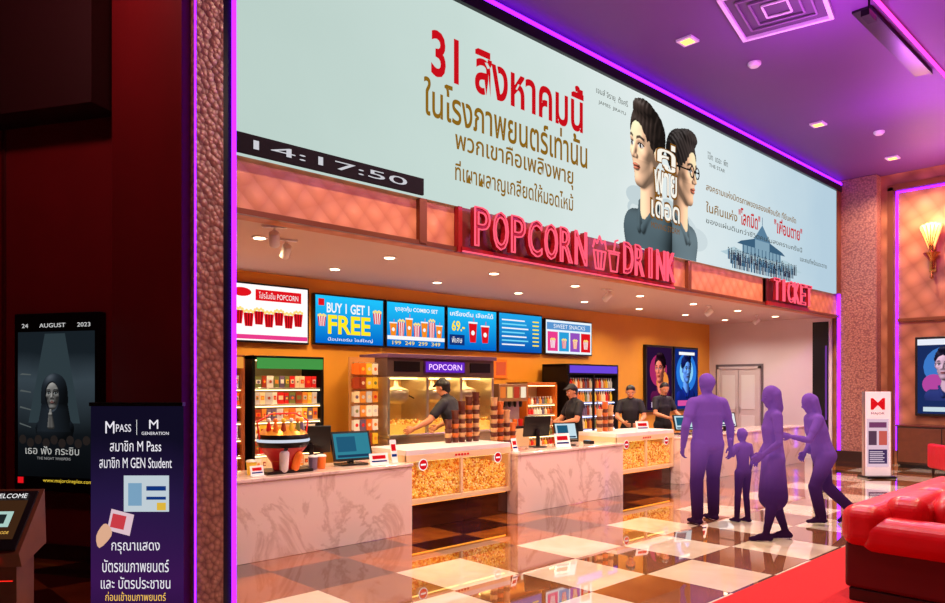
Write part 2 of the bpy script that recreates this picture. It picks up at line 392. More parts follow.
text(LB,'side_1','สงครามแห่งมิตรภาพของสองเพื่อนรัก ที่ยืนหยัด',11.0,14.6,4.92,5.05,GLD,bold=.01)
text(LB,'side_2','ในคืนแห่ง',11.0,12.1,4.56,4.74,GLD,bold=.01)
text(LB,'side_3','"โลกมืด"',12.15,13.0,4.54,4.84,RED,bold=.018)
text(LB,'side_3b','"เพื่อนตาย"',13.6,14.9,4.60,4.90,RED,bold=.018)
text(LB,'side_4','ของแผ่นดินกว่าชีวิตคนในสงครามครั้งนี้',11.0,14.9,4.38,4.48,DKG)
text(LB,'side_5','และคนที่พร้อมจะตาย',14.8,16.2,4.2,4.31,DKG)
b=MB()
for i in range(14): # smoke tones behind the heroes
    cx=8.9+random.random()*2.2; cz=3.95+random.random()*.6; k=.2+random.random()*.3; b.disc(cx,cz,k,.001+.0001*i,(emi(206,220,224),emi(196,212,216),emi(216,228,230))[i%3],rz=k*.5)
b.done('smoke_art',LB)
printed_head('portrait_right',LB,10.32,5.10,.56,(-1.25,1.1,-2.5,1.3),150,55,'glasses',.006,(232,182,146),(52,44,42),(84,98,104),key=(.8,.35,.6),amb=.52)
printed_head('portrait_left',LB,9.20,5.18,.60,(-1.15,1.25,-2.45,1.35),170,-44,'plain',.010,(240,192,156),(50,40,36),(66,80,86),key=(-.75,.4,.7),amb=.52)
LOGW=emi(252,248,236); LOGG=emi(130,84,24)
for i,(s,a,b_,c_,d_) in enumerate((('คู่',9.50,10.02,4.98,5.40),('พาย',9.42,10.06,4.60,4.94),('เดือด',9.34,10.14,4.22,4.56))):
    text(LB,'logo_shadow_%d'%i,s,a-.03,b_+.03,c_-.03,d_+.03,LOGG,.022,bold=.03); text(LB,'logo_%d'%i,s,a,b_,c_,d_,LOGW,.026,bold=.01)
text(LB,'logo_sub','MOVING STORM',9.34,10.14,4.05,4.14,LOGG,.022)
b=MB(); PV=emi(60,96,124); PV2=emi(130,164,184); PV3=emi(90,128,156)
b.poly([(11.7,4.02),(12.0,4.12),(12.3,4.08),(12.6,4.2),(12.9,4.14),(14.2,4.12),(14.7,4.0),(14.7,3.95),(11.7,3.95)],.004,emi(180,206,216),2)
b.poly([(12.1,4.2),(12.25,4.26),(12.75,4.36),(12.95,4.5),(13.1,4.56),(13.25,4.5),(13.45,4.36),(13.95,4.26),(14.1,4.2)],.005,PV)
b.rect(12.3,13.9,4.05,4.2,.0045,PV2); b.rect(12.8,13.4,4.2,4.36,.0055,PV2); b.poly([(12.75,4.36),(13.1,4.66),(13.45,4.36)],.0058,PV3); b.rect(13.09,13.11,4.66,4.8,.006,PV)
for i in range(11): b.rect(12.33+i*.15,12.36+i*.15,4.05,4.2,.0062,PV)
for r in range(3):
    for i in range(50-r*4):
        x=11.75+r*.08+i*.058+random.uniform(-.015,.015); h=.13+.06*random.random(); z=3.98-r*.07; m=random.choice((PV,PV3,emi(40,52,70),emi(60,60,80)))
        b.rect(x,x+.035,z-.1,z-.1+h,.007+r*.0005,m); b.disc(x+.018,z-.09+h+.01,.016,.0072+r*.0005,emi(30,34,44),seg=6)
b.done('crowd_art',LB)
b=MB(); b.bb(2.42,4.93,-.03,.0,3.725,3.90,mat('clock_face',C(22,16,22),.8,spec=.1)); b.done('clock_band',LB)
text(LB,'clock_digits','14:17:50',2.98,4.70,3.775,3.855,emi(205,205,212,1.0),.036)

PS=grp('neon_popcorn_drink_sign',(0,5.90,0))
def neonword(par,s,x0,x1,z0,z1,k):
    text(par,k+'_face',s,x0,x1,z0,z1,REDM,.045,extrude=.07,bold=.0); text(par,k+'_tube',s,x0-.01,x1+.01,z0-.01,z1+.01,NEONR,.09,neon=.014)
def spaced(par,s,x0,x1,z0,z1,k):
    n=len(s); st=(x1-x0)/n
    for i,ch in enumerate(s):
        sh=.12 if ch!='I' else .38
        neonword(par,ch,x0+i*st+st*sh,x0+(i+1)*st-st*sh,z0,z1,'%s_%d'%(k,i))
spaced(PS,'POPCORN',5.56,7.66,3.27,3.70,'popcorn'); spaced(PS,'DRINK',8.45,9.85,3.27,3.70,'drink')
b=MB(); b.bb(5.48,9.95,.0,.09,3.19,3.25,REDM); b.bb(5.48,9.95,-.02,.0,3.19,3.205,NEONR); b.bb(5.44,5.50,0.02,.09,3.19,3.70,REDM); b.bb(9.92,9.98,.02,.09,3.19,3.70,REDM)
b.bb(5.50,9.92,.05,.095,3.25,3.70,mat('sign_backing',C(104,32,26),.4))
b.done('rail',PS)
b=MB()
def neonline(pts,r=.013): b.tube([(x-.2,-.09,z-.12) for x,z in pts],r,NEONR,6)
neonline([(7.98,3.62),(8.03,3.38),(8.20,3.38),(8.25,3.62),(7.98,3.62)]); neonline([(8.07,3.6),(8.09,3.4)]); neonline([(8.16,3.6),(8.14,3.4)])
neonline([(7.97,3.66),(8.0,3.76),(8.06,3.72),(8.11,3.82),(8.17,3.73),(8.23,3.77),(8.26,3.66)])
neonline([(8.33,3.62),(8.37,3.38),(8.51,3.38),(8.55,3.62),(8.33,3.62)]); neonline([(8.31,3.65),(8.57,3.65)]); neonline([(8.44,3.65),(8.47,3.80),(8.53,3.82)])
b.done('cup_icons',PS)
TS=grp('neon_ticket_sign',(0,5.90,0)); spaced(TS,'TICKET',13.30,15.1,3.30,3.70,'ticket')
MB().bb(13.25,15.15,.0,.09,3.2,3.27,REDM).bb(13.25,15.15,.02,.09,3.27,3.70,mat('sign_back_red',C(80,14,20),.4)).done('rail',TS)

# ------------------------------------------------------------ menu screens
def screen(name,x0,x1,z0,z1,bgm,y=YB-.08,rot=0):
    w=x1-x0; h=z1-z0
    g=grp(name,((x0+x1)/2,y,(z0+z1)/2),rot)
    MB().bb(-w/2,w/2,0,.078,-h/2,h/2,BLK).done('frame',g,.006)
    MB().rect(-w/2+.025,w/2-.025,-h/2+.025,h/2-.025,.002,bgm).done('display',g)
    return g,w,h
blue=emi_grad('menu_blue',[(0,(0,90,190)),(1,(30,186,240))],2,-.36,.36,1.15)
W=emi(250,250,250); YEL=emi(255,226,30,1.1); PINK=emi(236,60,140); RD=emi(226,20,30); NV=emi(16,50,120); ORG=emi(250,140,30); CY=emi(120,220,245); PCN=emi(255,226,130)
def cupart(b,x,z,w,h,off,m1=RD,m2=W):
    b.poly([(x-w*.36,z),(x+w*.36,z),(x+w*.5,z+h*.7),(x-w*.5,z+h*.7)],off,m1)
    for q in (-.25,0,.25): b.poly([(x+w*(q*.8-.04),z),(x+w*(q*.8+.04),z),(x+w*(q*1.1+.06),z+h*.7),(x+w*(q*1.1-.06),z+h*.7)],off+.001,m2)
    for k in range(5): b.disc(x-w*.4+k*w*.2,z+h*.76+(k%2)*h*.06,w*.14,off+.002,PCN,seg=8)
def drinkart(b,x,z,w,h,off,m):
    b.poly([(x-w*.35,z),(x+w*.35,z),(x+w*.5,z+h*.75),(x-w*.5,z+h*.75)],off,m); b.rect(x-w*.55,x+w*.55,z+h*.75,z+h*.82,off+.001,W); b.rect(x+w*.05,x+w*.13,z+h*.82,z+h,off+.001,RD); b.disc(x,z+h*.38,w*.22,off+.001,W,seg=10)
g,w,h=screen('menu_screen',5.54,6.80,2.29,3.04,blue)
text(g,'t1','BUY 1 GET 1',-.42,.34,.10,.25,W,bold=.025); text(g,'t2','FREE',-.40,.36,-.21,.07,YEL,bold=.03); text(g,'t3','ป๊อปคอร์น ไซส์ใหญ่',-.4,.4,-.32,-.26,W)
b=MB(); cupart(b,.49,-.02,.16,.24,.006); cupart(b,-.5,-.1,.14,.2,.006); b.rect(-.56,-.46,.2,.3,.006,RD); b.done('art',g)
g,w,h=screen('menu_screen',6.83,8.08,2.29,3.04,blue)
b=MB()
for i in range(7): (cupart if i%2 else drinkart)(b,-.48+i*.16,-.18,.14,.26+.05*(i%3),.006,*( (RD,W) if i%2 else (ORG,) ))
b.rect(-.6,.6,-.24,-.18,.0095,W); b.done('art',g)
text(g,'t1','ชุดสุดคุ้ม COMBO SET',-.45,.45,.2,.3,W,bold=.015); text(g,'t2','199  249  299  349',-.5,.5,-.32,-.26,YEL)
g,w,h=screen('menu_screen',8.11,9.33,2.29,3.04,blue)
b=MB(); drinkart(b,.0,-.22,.2,.44,.006,RD); drinkart(b,.3,-.22,.2,.38,.006,RD); b.rect(-.55,-.2,-.28,-.1,.006,NV); b.done('art',g)
text(g,'t1','เครื่องดื่ม เลือกได้',-.54,.5,.22,.31,W,bold=.015); text(g,'t2','69.-',-.5,-.2,-.04,.14,YEL,bold=.02); text(g,'t3','พิเศษ',-.5,-.26,-.24,-.14,W)
g,w,h=screen('menu_screen',9.36,10.58,2.29,3.04,emi_grad('menu_navy',[(0,(8,76,170)),(1,(30,160,225))],2,-.36,.36,1.1))
b=MB()
for i in range(7): b.rect(-.52,.1+.05*(i%3),.22-i*.075,.245-i*.075,.006,CY if i%2 else W); b.rect(.32,.5,.22-i*.075,.245-i*.075,.006,YEL)
b.done('art',g)
g,w,h=screen('menu_screen',10.66,12.16,2.30,3.0,emi(226,238,246,1.1))
b=MB()
for i in range(4):
    x=-.68+i*.35; b.rect(x,x+.31,-.28,.1,.005,(PINK,emi(40,160,220),emi(150,80,190),RD)[i]); cupart(b,x+.155,-.22,.15,.22,.007,(W,RD,ORG,W)[i],(PINK,W,W,RD)[i])
b.rect(-.7,.68,.14,.28,.005,emi(90,150,210)); b.done('art',g); text(g,'t1','SWEET SNACKS',-.5,.5,.17,.25,W,.009)
g,w,h=screen('menu_screen',3.3,5.46,2.28,3.09,emi(250,242,242,1.15))
b=MB()
for i in range(7): cupart(b,.0+i*.15,-.16-.03*(i%2),.15,.26,.005+.0005*i,RD,emi(120,12,20))
b.rect(-1.05,1.05,-.36,-.3,.006,PINK); b.disc(.05,.27,.14,.007,RD,rz=.06); b.rect(.25,.95,.17,.32,.006,RD); b.done('art',g)
text(g,'t1','โปรโมชั่น POPCORN',.3,.9,.2,.29,W,.009); text(g,'t2','COMBO  MENU',-.95,-.2,-.1,.1,RD,bold=.02)

def poster(name,loc,rot,w,h,kind,frame=.05,depth=.08):
    g=grp(name,loc,rot)
    MB().bb(-w/2,w/2,-depth,-.002,-h/2,h/2,BLK).done('frame',g,.008)
    iw=w/2-frame; ih=h/2-frame
    b=MB(); o=depth+.003
    if kind=='blue':
        b.rect(-iw,iw,-ih,ih,o,emi(16,40,120)); b.disc(0,.1*h,iw*.9,o+.001,emi(40,120,220)); b.disc(0,.12*h,iw*.6,o+.002,emi(140,210,250)); b.rect(-iw*.8,iw*.8,-ih*.9,-ih*.72,o+.012,emi(220,80,160)); b.rect(-iw*.7,iw*.7,ih*.8,ih*.9,o+.012,W)
        pal=((130,170,220),(16,20,60),(24,40,110)); pa=dict(kcol=(.8,.95,1.2))
    elif kind=='dark':
        b.rect(-iw,iw,-ih,ih,o,emi(40,16,54)); b.disc(-.05*w,.12*h,iw*.7,o+.001,emi(170,40,100)); b.disc(.1*w,-.05*h,iw*.5,o+.002,emi(240,140,60)); b.rect(-iw*.7,iw*.7,-ih*.92,-ih*.75,o+.012,emi(240,220,240))
        pal=((230,150,110),(30,12,24),(70,20,60)); pa=dict(kcol=(1.1,.85,.95))
    else:
        b.rect(-iw,iw,-ih,ih,o,emi(26,44,94)); b.disc(0,.12*h,iw*.8,o+.001,emi(60,120,200)); b.disc(-.2*w,-.1*h,iw*.4,o+.002,emi(180,70,160)); b.rect(-iw,iw,ih*.84,ih,o+.012,emi(235,238,250)); b.rect(-iw*.8,iw*.8,-ih*.94,-ih*.82,o+.012,emi(200,220,230))
        pal=((210,170,160),(24,20,34),(40,50,90)); pa=dict(kcol=(.95,.95,1.15))
    b.done('artwork',g)
    sc_=iw*.62; printed_head('figure',g,0,.14*h,sc_,(-1.45,1.45,-2.25,1.25),70,20 if kind=='blue' else -20,'plain',o+.006,*pal,**pa)
    return g
poster('movie_poster_lightbox',(14.75,YB-.0,1.85),0,1.15,1.55,'dark')
poster('movie_poster_lightbox',(15.95,YB-.0,1.85),0,1.15,1.55,'blue')
poster('movie_poster_lightbox',(XE-.01,3.95,1.88),-90,1.15,1.65,'cool')
g=grp('movie_poster_lightbox',(1.967,7.80,1.535),WL)
MB().bb(-.52,.50,-.09,-.002,-.86,.86,BLK).done('frame',g,.01)
b=MB(); pg=emi_grad('poster_night',[(0,(4,4,6)),(.45,(16,20,24)),(.8,(56,68,76)),(1,(24,32,38))],2,-.7,.68,.9,.3)
b.rect(-.47,.45,-.72,.68,.092,pg)
b.poly([(-.14,.66),(.1,.66),(.28,-.2),(-.34,-.2)],.0925,emi(50,64,70,.8))
for i in range(9): b.disc(-.38+i*.095,-.36-.03*(i%2),.045,.120,emi(40,34,32,.8),seg=10)
for i in range(4): b.poly([(-.44+.01*i,-.2+.16*i),(-.3,-.24+.17*i),(-.3,-.25+.17*i),(-.44,-.215+.16*i)],.1,emi(90,98,98,.8))
b.done('artwork',g)
printed_head('veiled_figure',g,-.02,.08,.165,(-1.9,1.9,-2.8,1.5),130,-12,'veil',.105,(190,168,156),(38,42,48),(26,30,36),key=(-.3,.9,.45),amb=.25,kcol=(.85,.95,1.0))
text(g,'date','24      AUGUST      2023',-.42,.40,.72,.76,emi(220,220,220,.9),.094)
text(g,'title','เธอ ฟัง กระซิบ',-.34,.3,-.50,-.42,emi(190,190,186,.9),.125); text(g,'title2','THE NIGHT WHISPERS',-.2,.2,-.55,-.525,emi(150,150,150,.9),.125)
text(g,'web','www.majorcineplex.com',-.16,.42,-.78,-.735,emi(235,200,60,1),.094); MB().rect(-.47,-.4,-.79,-.73,.094,RD).done('badge',g)

# ------------------------------------------------------------ counters
def counter(x0,x1,y0=6.43,y1=7.1):
    g=grp('marble_service_counter',((x0+x1)/2,(y0+y1)/2,0)); w=(x1-x0)/2; d=(y1-y0)/2
    b=MB(); b.bb(-w,w,-d,-d+.05,0.0,.77,MARB); b.bb(-w,-w+.05,-d+.05,d,0,.77,MARB); b.bb(w-.05,w,-d+.05,d,0,.77,MARB); b.bb(-w+.05,w-.05,-d+.05,d-.04,.0,.75,CREAM); b.done('body',g,.004)
    MB().bb(-w-.01,w+.01,-d-.015,d+.02,.77,.805,MARB).done('top_slab',g,.006)
    return g
counter(2.62,5.19); counter(6.97,9.36); counter(11.05,16.3)
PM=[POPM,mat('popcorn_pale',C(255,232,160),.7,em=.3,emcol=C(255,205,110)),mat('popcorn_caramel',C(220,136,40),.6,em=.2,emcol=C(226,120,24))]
def popcase(x0,x1):
    g=grp('popcorn_display_case',((x0+x1)/2,6.95,0)); w=(x1-x0)/2-.01
    b=MB(); b.bb(-w,w,-.34,.33,0,.30,mat('toekick_brown',C(70,30,14),.12,coat=.5)); b.bb(-w,w,-.4,.35,.30,.36,CREAM)
    b.bb(-w,w,-.40,.35,.88,.94,WHP); b.bb(-w,w,.31,.35,.36,.88,CREAM)
    n=2
    for i in range(n+1):
        x=-w+ (2*w-.04)*i/n; b.bb(x,x+.04,-.40,-.36,.36,.88,CREAM)
    b.bb(-w,-w+.03,-.36,.31,.36,.88,CREAM); b.bb(w-.03,w,-.36,.31,.36,.88,CREAM)
    b.bb(-w,w,-.402,-.37,.80,.88,CREAM)
    b.done('case',g,.004)
    MB().bb(-w+.05,w-.05,-.34,-.33,.79,.80,emi(255,200,110,4)).done('led_strip',g)
    MB().bb(-w+.04,w-.04,-.345,-.335,.285,.298,emi(255,150,50,2.5)).done('plinth_light',g)
    MB().bb(-w+.03,w-.03,-.385,-.38,.36,.80,GLASS).done('glass_front',g)
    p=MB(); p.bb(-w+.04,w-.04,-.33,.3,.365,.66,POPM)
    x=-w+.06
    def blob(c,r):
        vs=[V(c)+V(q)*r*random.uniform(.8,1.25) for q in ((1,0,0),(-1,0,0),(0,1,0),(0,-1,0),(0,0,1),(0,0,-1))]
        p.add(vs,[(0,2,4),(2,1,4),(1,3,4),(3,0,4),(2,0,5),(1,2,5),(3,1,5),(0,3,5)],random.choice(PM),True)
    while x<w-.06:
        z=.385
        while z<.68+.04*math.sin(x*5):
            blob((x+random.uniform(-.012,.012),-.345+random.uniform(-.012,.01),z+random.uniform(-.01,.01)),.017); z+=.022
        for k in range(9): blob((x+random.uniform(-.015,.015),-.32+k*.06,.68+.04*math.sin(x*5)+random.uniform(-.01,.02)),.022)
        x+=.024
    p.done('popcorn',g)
    s=MB()
    for sx in (-w+.25,w-.25): s.disc(sx,.76,.07,.405,W); s.disc(sx,.76,.06,.407,RD); s.rect(sx-.04,sx+.04,.75,.77,.409,W)
    for k in range(5): s.rect(-.12+k*.05,-.085+k*.05,.83,.855,.405,RD)
    s.done('stickers',g)
popcase(5.19,6.97); popcase(9.36,11.05)

# ------------------------------------------------------------ back counter equipment
SNK=[mat('pack_%d'%i,C(*c),.35,metal=.1,em=.22) for i,c in enumerate([(214,34,28),(240,190,50),(206,196,186),(235,110,30),(120,120,60),(240,226,200),(160,60,28),(110,90,110),(226,140,50),(240,210,160)])]  # slight glow put into each pack colour to brighten the shelves
def shelfunit(name,x0,x1,y0,y1,z1,rows,frame,header=None,doors=0,bottles=False,light=(255,215,150)):
    g=grp(name,((x0+x1)/2,(y0+y1)/2,0)); w=(x1-x0)/2; d=(y1-y0)/2
    b=MB(); b.bb(-w,-w+.04,-d,d,0,z1,frame); b.bb(w-.04,w,-d,d,0,z1,frame); b.bb(-w,w,d-.03,d,0,z1,CREAM if not doors else frame); b.bb(-w,w,-d,d,z1-.05,z1,frame); b.bb(-w,w,-d,d,0,.55,frame)
    zs=[.6+(z1-.8)*i/rows for i in range(rows)]
    for z in zs: b.bb(-w+.04,w-.04,-d+.03,d-.03,z-.02,z,STEEL)
    if doors:
        for i in range(doors+1):
            x=-w+(2*w-.04)*i/doors; b.bb(x,x+.04,-d-.04,-d,.5,z1-.2,frame)
        b.bb(-w,w,-d-.04,-d,z1-.2,z1,frame)
        for i in range(doors): b.bb(-w+2*w*i/doors+.07,-w+2*w*i/doors+.09,-d-.07,-d-.04,1.0,1.4,STEEL)
    b.done('frame',g,.004)
    if header: MB().rect(-w+.04,w-.04,z1-.17,z1-.03,d+.043,header).done('header',g)
    sl=MB()
    for z in zs[1:]+[z1-.03]: sl.bb(-w+.05,w-.05,-d+.02,-d+.035,z-.04,z-.028,emi(*light,5))
    sl.done('strip_light',g)
    p=MB(); step=(z1-.8)/rows
    for z in zs:
        x=-w+.06
        while x<w-.1:
            m=random.choice(SNK)
            if bottles:
                r=.032; hh=min(step-.08,.22); p.lathe([(r,0),(r,hh*.6),(r*.45,hh*.82),(r*.4,hh)],(x+r,-d+.09,z),m,10); p.lathe([(r*.5,0),(r*.5,.02)],(x+r,-d+.09,z+hh),WHP,8); x+=.075
            else:
                ww=random.choice((.07,.08,.10)); hh=min(step-.06,random.uniform(.14,.2))
                if x+ww>w-.04: break
                p.poly([(x,z),(x+ww-.008,z),(x+ww-.012,z+hh*.5),(x+ww-.006,z+hh),(x-.002,z+hh),(x+.004,z+hh*.5)],d-.05,m)
                p.bb(x+.004,x+ww-.012,-d+.055,-d+.2,z,z+hh*.95,m); p.rect(x+.012,x+ww-.022,z+hh*.35,z+hh*.7,d-.045,random.choice(SNK)); p.disc(x+ww*.45,z+hh*.5,ww*.2,d-.041,random.choice(SNK),seg=8); x+=ww
    p.done('products',g)
    return g
shelfunit('snack_shelf',4.3,5.35,8.55,9.1,2.08,6,BLKM,emi(70,150,70))
shelfunit('snack_shelf',3.0,4.2,8.55,9.1,2.08,6,WOOD,emi(235,150,60))
shelfunit('bottle_shelf',9.55,10.4,8.6,9.1,1.75,5,mat('shelf_orange',C(210,110,36),.4),None,0,True)
shelfunit('glass_door_fridge',10.55,12.15,8.5,9.1,2.1,5,BLKM,emi(110,70,220),2,True,(190,200,255))
g=grp('snack_peg_stand',(6.02,8.6,0)); b=MB(); b.bb(-.22,.22,.0,.03,0,2.1,mat('peg_panel_tan',C(200,140,80),.5)); b.bb(-.22,.22,-.2,.2,0,.05,BLKM)
for r in range(7):
    for k in range(4):
        z=.65+r*.2; x=-.16+k*.107; b.tube([(x,0,z+.17),(x,-.12,z+.175)],.004,STEEL,6); m=random.choice(SNK)
        b.poly([(x-.048,z),(x+.048,z),(x+.042,z+.08),(x+.048,z+.16),(x-.048,z+.16),(x-.042,z+.08)],.10,m); b.bb(x-.043,x+.043,-.098,-.03,z+.01,z+.15,m); b.disc(x,z+.08,.026,.102,random.choice(SNK),seg=10)
b.done('stand_with_packs',g)
g=grp('popcorn_machine',(7.42,8.72,0)); w=1.1
b=MB(); b.bb(-w,w,-.32,.36,0,.92,STEEL); b.bb(-w,w,-.36,.36,.92,.97,STEEL); b.bb(-w,w,-.32,.36,1.82,2.14,mat('machine_header_dark',C(120,100,100),.3,metal=.6)); b.bb(-w,w,.3,.36,.97,1.82,mat('machine_back_panel',C(214,176,120),.35))
for x in (-w,-.36,.34,w-.05): b.bb(x,x+.05,-.32,.3,.97,1.82,STEEL)
b.bb(-w-.02,w+.02,-.37,.36,2.1,2.16,mat('machine_top_trim',C(120,86,130),.3,metal=.3)); b.done('cabinet',g,.008)
b=MB()
for x0,x1 in ((-1.05,-.36),(-.31,.34),(.39,1.05)): b.bb(x0,x1,-.315,-.31,.97,1.82,GLASS)
b.done('glass_panes',g)
b=MB()
for x in (-.7,.02,.72):
    b.lathe([(.0,0),(.13,0),(.19,.06),(.2,.2),(.17,.22),(.04,.26),(.03,.34)],(x,0,1.42),STEEL); b.cap((x,0,1.76),.02,(x,0,1.85),.02,STEEL); b.tube([(x+.2,0,1.56),(x+.27,-.1,1.5)],.012,BLK,6)
b.done('kettles',g)
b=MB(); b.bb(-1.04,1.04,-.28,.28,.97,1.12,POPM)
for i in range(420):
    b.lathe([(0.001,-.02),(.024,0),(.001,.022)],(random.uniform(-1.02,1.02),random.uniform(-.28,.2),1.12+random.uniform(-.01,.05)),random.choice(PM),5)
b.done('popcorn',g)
b=MB(); b.bb(-1,1,-.1,.1,1.79,1.81,emi(255,205,120,8)); b.done('heat_lamp',g)
b=MB(); b.bb(-.42,.42,-.35,-.32,1.88,2.07,mat('sign_purple',C(70,30,110),.3)); b.rect(-.4,.4,1.895,2.055,.352,emi(96,36,180,1.2)); b.bb(-.98,-.5,-.335,-.32,1.9,2.05,BLK); b.bb(.55,1.0,-.335,-.32,1.9,2.05,BLK); b.done('header_sign',g)
text(g,'header_text','POPCORN',-.34,.34,1.93,2.02,emi(240,200,255,1.4),.358)
g=grp('soda_fountain',(9.02,8.72,0)); b=MB(); b.bb(-.4,.4,-.3,.36,0,.95,CREAM); b.bb(-.36,.36,-.1,.33,.95,1.72,STEEL); b.bb(-.36,.36,-.3,-.1,1.42,1.72,mat('fountain_steel',C(200,150,110),.3,metal=.6)); b.bb(-.36,.36,-.3,-.1,.95,.99,BLK)
for k in range(5): b.lathe([(.022,0),(.03,.05),(.03,.1)],(-.28+k*.14,-.2,1.32),BLK,10); b.lathe([(.035,0),(.045,.12)],(-.28+k*.14,-.2,.99),SNK[k%4],10)
b.done('dispenser',g,.006)
b=MB()
for k in range(4): b.rect(-.33+k*.17,-.2+k*.17,1.48,1.67,.303,(emi(230,120,50),emi(240,200,120),emi(190,60,40),emi(250,230,200))[k])
b.done('label',g)
g=grp('wall_notice_board',(9.15,YB-.03,2.0)); b=MB(); b.bb(-.5,.5,0,.028,-.17,.17,mat('board_orange',C(220,110,30),.4,em=.3))
for k in range(3): b.rect(-.44+k*.32,-.18+k*.32,-.12,.12,.003,(emi(250,220,170),emi(250,210,90),emi(230,90,50))[k])
b.done('board',g)
def stack(x,y,z,n,r=.05,m=None):
    g=grp('popcorn_tub_stack',(x,y,z)); b=MB()
    for k in range(n): b.lathe([(r*.8,0),(r*1.02,.055),(r*1.08,.058),(r*1.08,.065)],(0,0,k*.06),m[k%2],14)
    b.lathe([(r*.8,0),(r*.98,.11),(r*1.1,.115),(r*1.1,.125)],(0,0,n*.06),m[0],14)
    b.done('tubs',g)
T1=mat('tub_brown',C(96,34,16),.45,em=.05); T2=mat('tub_orange',C(226,116,40),.45,em=.08); T4=mat('tub_cream',C(232,186,126),.5)
for i,(x,y,n) in enumerate(((6.30,7.05,3),(6.42,7.05,5),(6.54,7.05,7),(6.67,7.05,8),(6.8,7.05,9))): stack(x,y,.941,n,.05,(T1,T2) if i%2 else (T1,T4))
for i,(x,y,n) in enumerate(((7.05,6.95,10),(7.17,6.95,9),(7.3,6.95,7),(7.42,6.95,4),(9.6,7.05,4),(9.75,7.05,6),(9.9,7.05,5))): stack(x,y,.806 if x<9 else .941,n,.05,(T2,T1) if i%2 else (T4,T1))
def pos(x,y,rot,z=.806,scr=None,s=1):
    g=grp('pos_terminal',(x,y,z),rot); b=MB()
    b.bb(-.14*s,.14*s,-.1,.12,0,.02,BLK); b.box((0,.03,.09),(.06,.05,.16),BLK)
    R=Matrix.Rotation(math.radians(-18),3,'X'); cz=.21
    b.box((0,0,cz),(.42*s,.03,.29*s),BLK,R); b.box(V((0,0,cz))+R@V((0,-.0165,0)),(.38*s,.002,.25*s),scr or emi(50,130,150),R)
    b.box(V((0,0,cz))+R@V((-.06*s,-.0185,.02)),(.2*s,.001,.15*s),emi(34,90,120),R)
    b.box(V((0,0,cz))+R@V((0,-.0185,-.1*s)),(.34*s,.001,.025*s),emi(30,60,90),R)
    b.done('monitor',g,.003); return g
pos(4.60,6.78,-6,s=1.15); pos(8.35,6.75,-20,scr=emi(200,225,235),s=.9); pos(11.8,6.8,-25,scr=emi(190,220,230)); pos(13.4,6.8,-30,scr=emi(235,235,240))
def backmon(x,y,rot,z=.806):
    g=grp('staff_monitor',(x,y,z),rot); b=MB(); b.bb(-.1,.1,-.1,.1,0,.015,BLK); b.box((0,0,.13),(.05,.04,.24),BLK); R=Matrix.Rotation(math.radians(12),3,'X'); b.box((0,.03,.3),(.42,.035,.3),BLK,R); b.done('monitor',g,.006)
backmon(4.16,6.9,-30); backmon(7.85,6.85,-20); backmon(12.5,6.9,-20)
def cardstand(x,y,z,w,h,rot,m,name='price_card_stand'):
    g=grp(name,(x,y,z),rot); b=MB(); R=Matrix.Rotation(math.radians(-15),3,'X'); b.bb(-w/2,w/2,-.04,.05,0,.006,WHP); b.box((0,.015,h/2+.004),(w,.005,h),m,R); b.box(V((0,.015,h/2+.004))+R@V((0,-.004,h*.15)),(w*.7,.001,h*.3),RD,R); b.box(V((0,.015,h/2+.004))+R@V((0,-.004,-h*.2)),(w*.8,.001,h*.12),NV,R); b.done('card',g)
pw=mat('paper_white',C(240,238,232),.6,em=.15)
cardstand(4.80,6.52,.806,.24,.13,-5,pw); cardstand(3.35,6.55,.806,.14,.1,0,pw); cardstand(8.05,6.55,.806,.26,.2,-15,pw); cardstand(5.08,6.62,.806,.08,.26,-10,pw); cardstand(10.2,6.62,.941,.25,.16,-20,pw); cardstand(12.1,6.6,.806,.24,.3,-20,pw); cardstand(7.05,6.55,.806,.1,.18,0,pw)
g=grp('souvenir_popcorn_bucket',(3.72,6.72,.806)); b=MB(); GB=mat('bucket_gold',C(220,150,50),.3,metal=.5,em=.1); RB=mat('bucket_red',C(180,24,26),.35,em=.12)
b.bb(-.26,.26,-.16,.16,0,.03,BLK)
b.lathe([(.10,.03),(.12,.10),(.19,.20),(.24,.26)],(0,0,0),RB,28)
b.lathe([(.24,.26),(.262,.30),(.262,.36),(.25,.39)],(0,0,0),BLKM,28); b.lathe([(.25,.39),(.2,.44),(.1,.48),(.001,.49)],(0,0,0),GB,28)
b.lathe([(.264,.315),(.272,.33),(.264,.345)],(0,0,0),emi(210,216,230),28)
b.lathe([(.122,.11),(.135,.12),(.13,.13)],(0,0,0),GB,28)
for k in range(7):
    a=-2.9+k*.42; c_=V((.19*math.cos(a),.19*math.sin(a),.44)); b.cap(c_,.028,c_+V((0,0,.06)),.018,SNK[(k*3)%8]); b.cap(c_+V((0,0,.095)),.024,c_+V((0,0,.10)),.022,(WHP,SNK[3],SNK[1])[k%3])
b.cap((-.07,-.14,.05),.045,(-.08,-.17,.20),.05,WHP); b.cap((.06,-.14,.05),.04,(.08,-.17,.18),.045,SNK[3]); b.cap((-.08,-.2,.26),.03,(-.08,-.2,.27),.03,BLK)
b.tube([(-.26,0,.34),(-.29,0,.52),(-.14,0,.60),(.14,0,.60),(.29,0,.52),(.26,0,.34)],.009,SNK[0],6)
for dx,mm in ((.34,7),(-.36,1),(.44,3)): b.lathe([(.04,0),(.05,.12),(.055,.13)],(dx,-.02,0),SNK[mm],12); b.lathe([(.056,.13),(.045,.15),(.01,.155)],(dx,-.02,0),WHP,12)
b.done('bucket',g)
g=grp('napkin_dispenser',(3.10,6.75,.806)); MB().bb(-.09,.09,-.1,.1,0,.16,STEEL).bb(-.06,.06,-.102,-.1,.05,.12,WHP).done('box',g,.01)
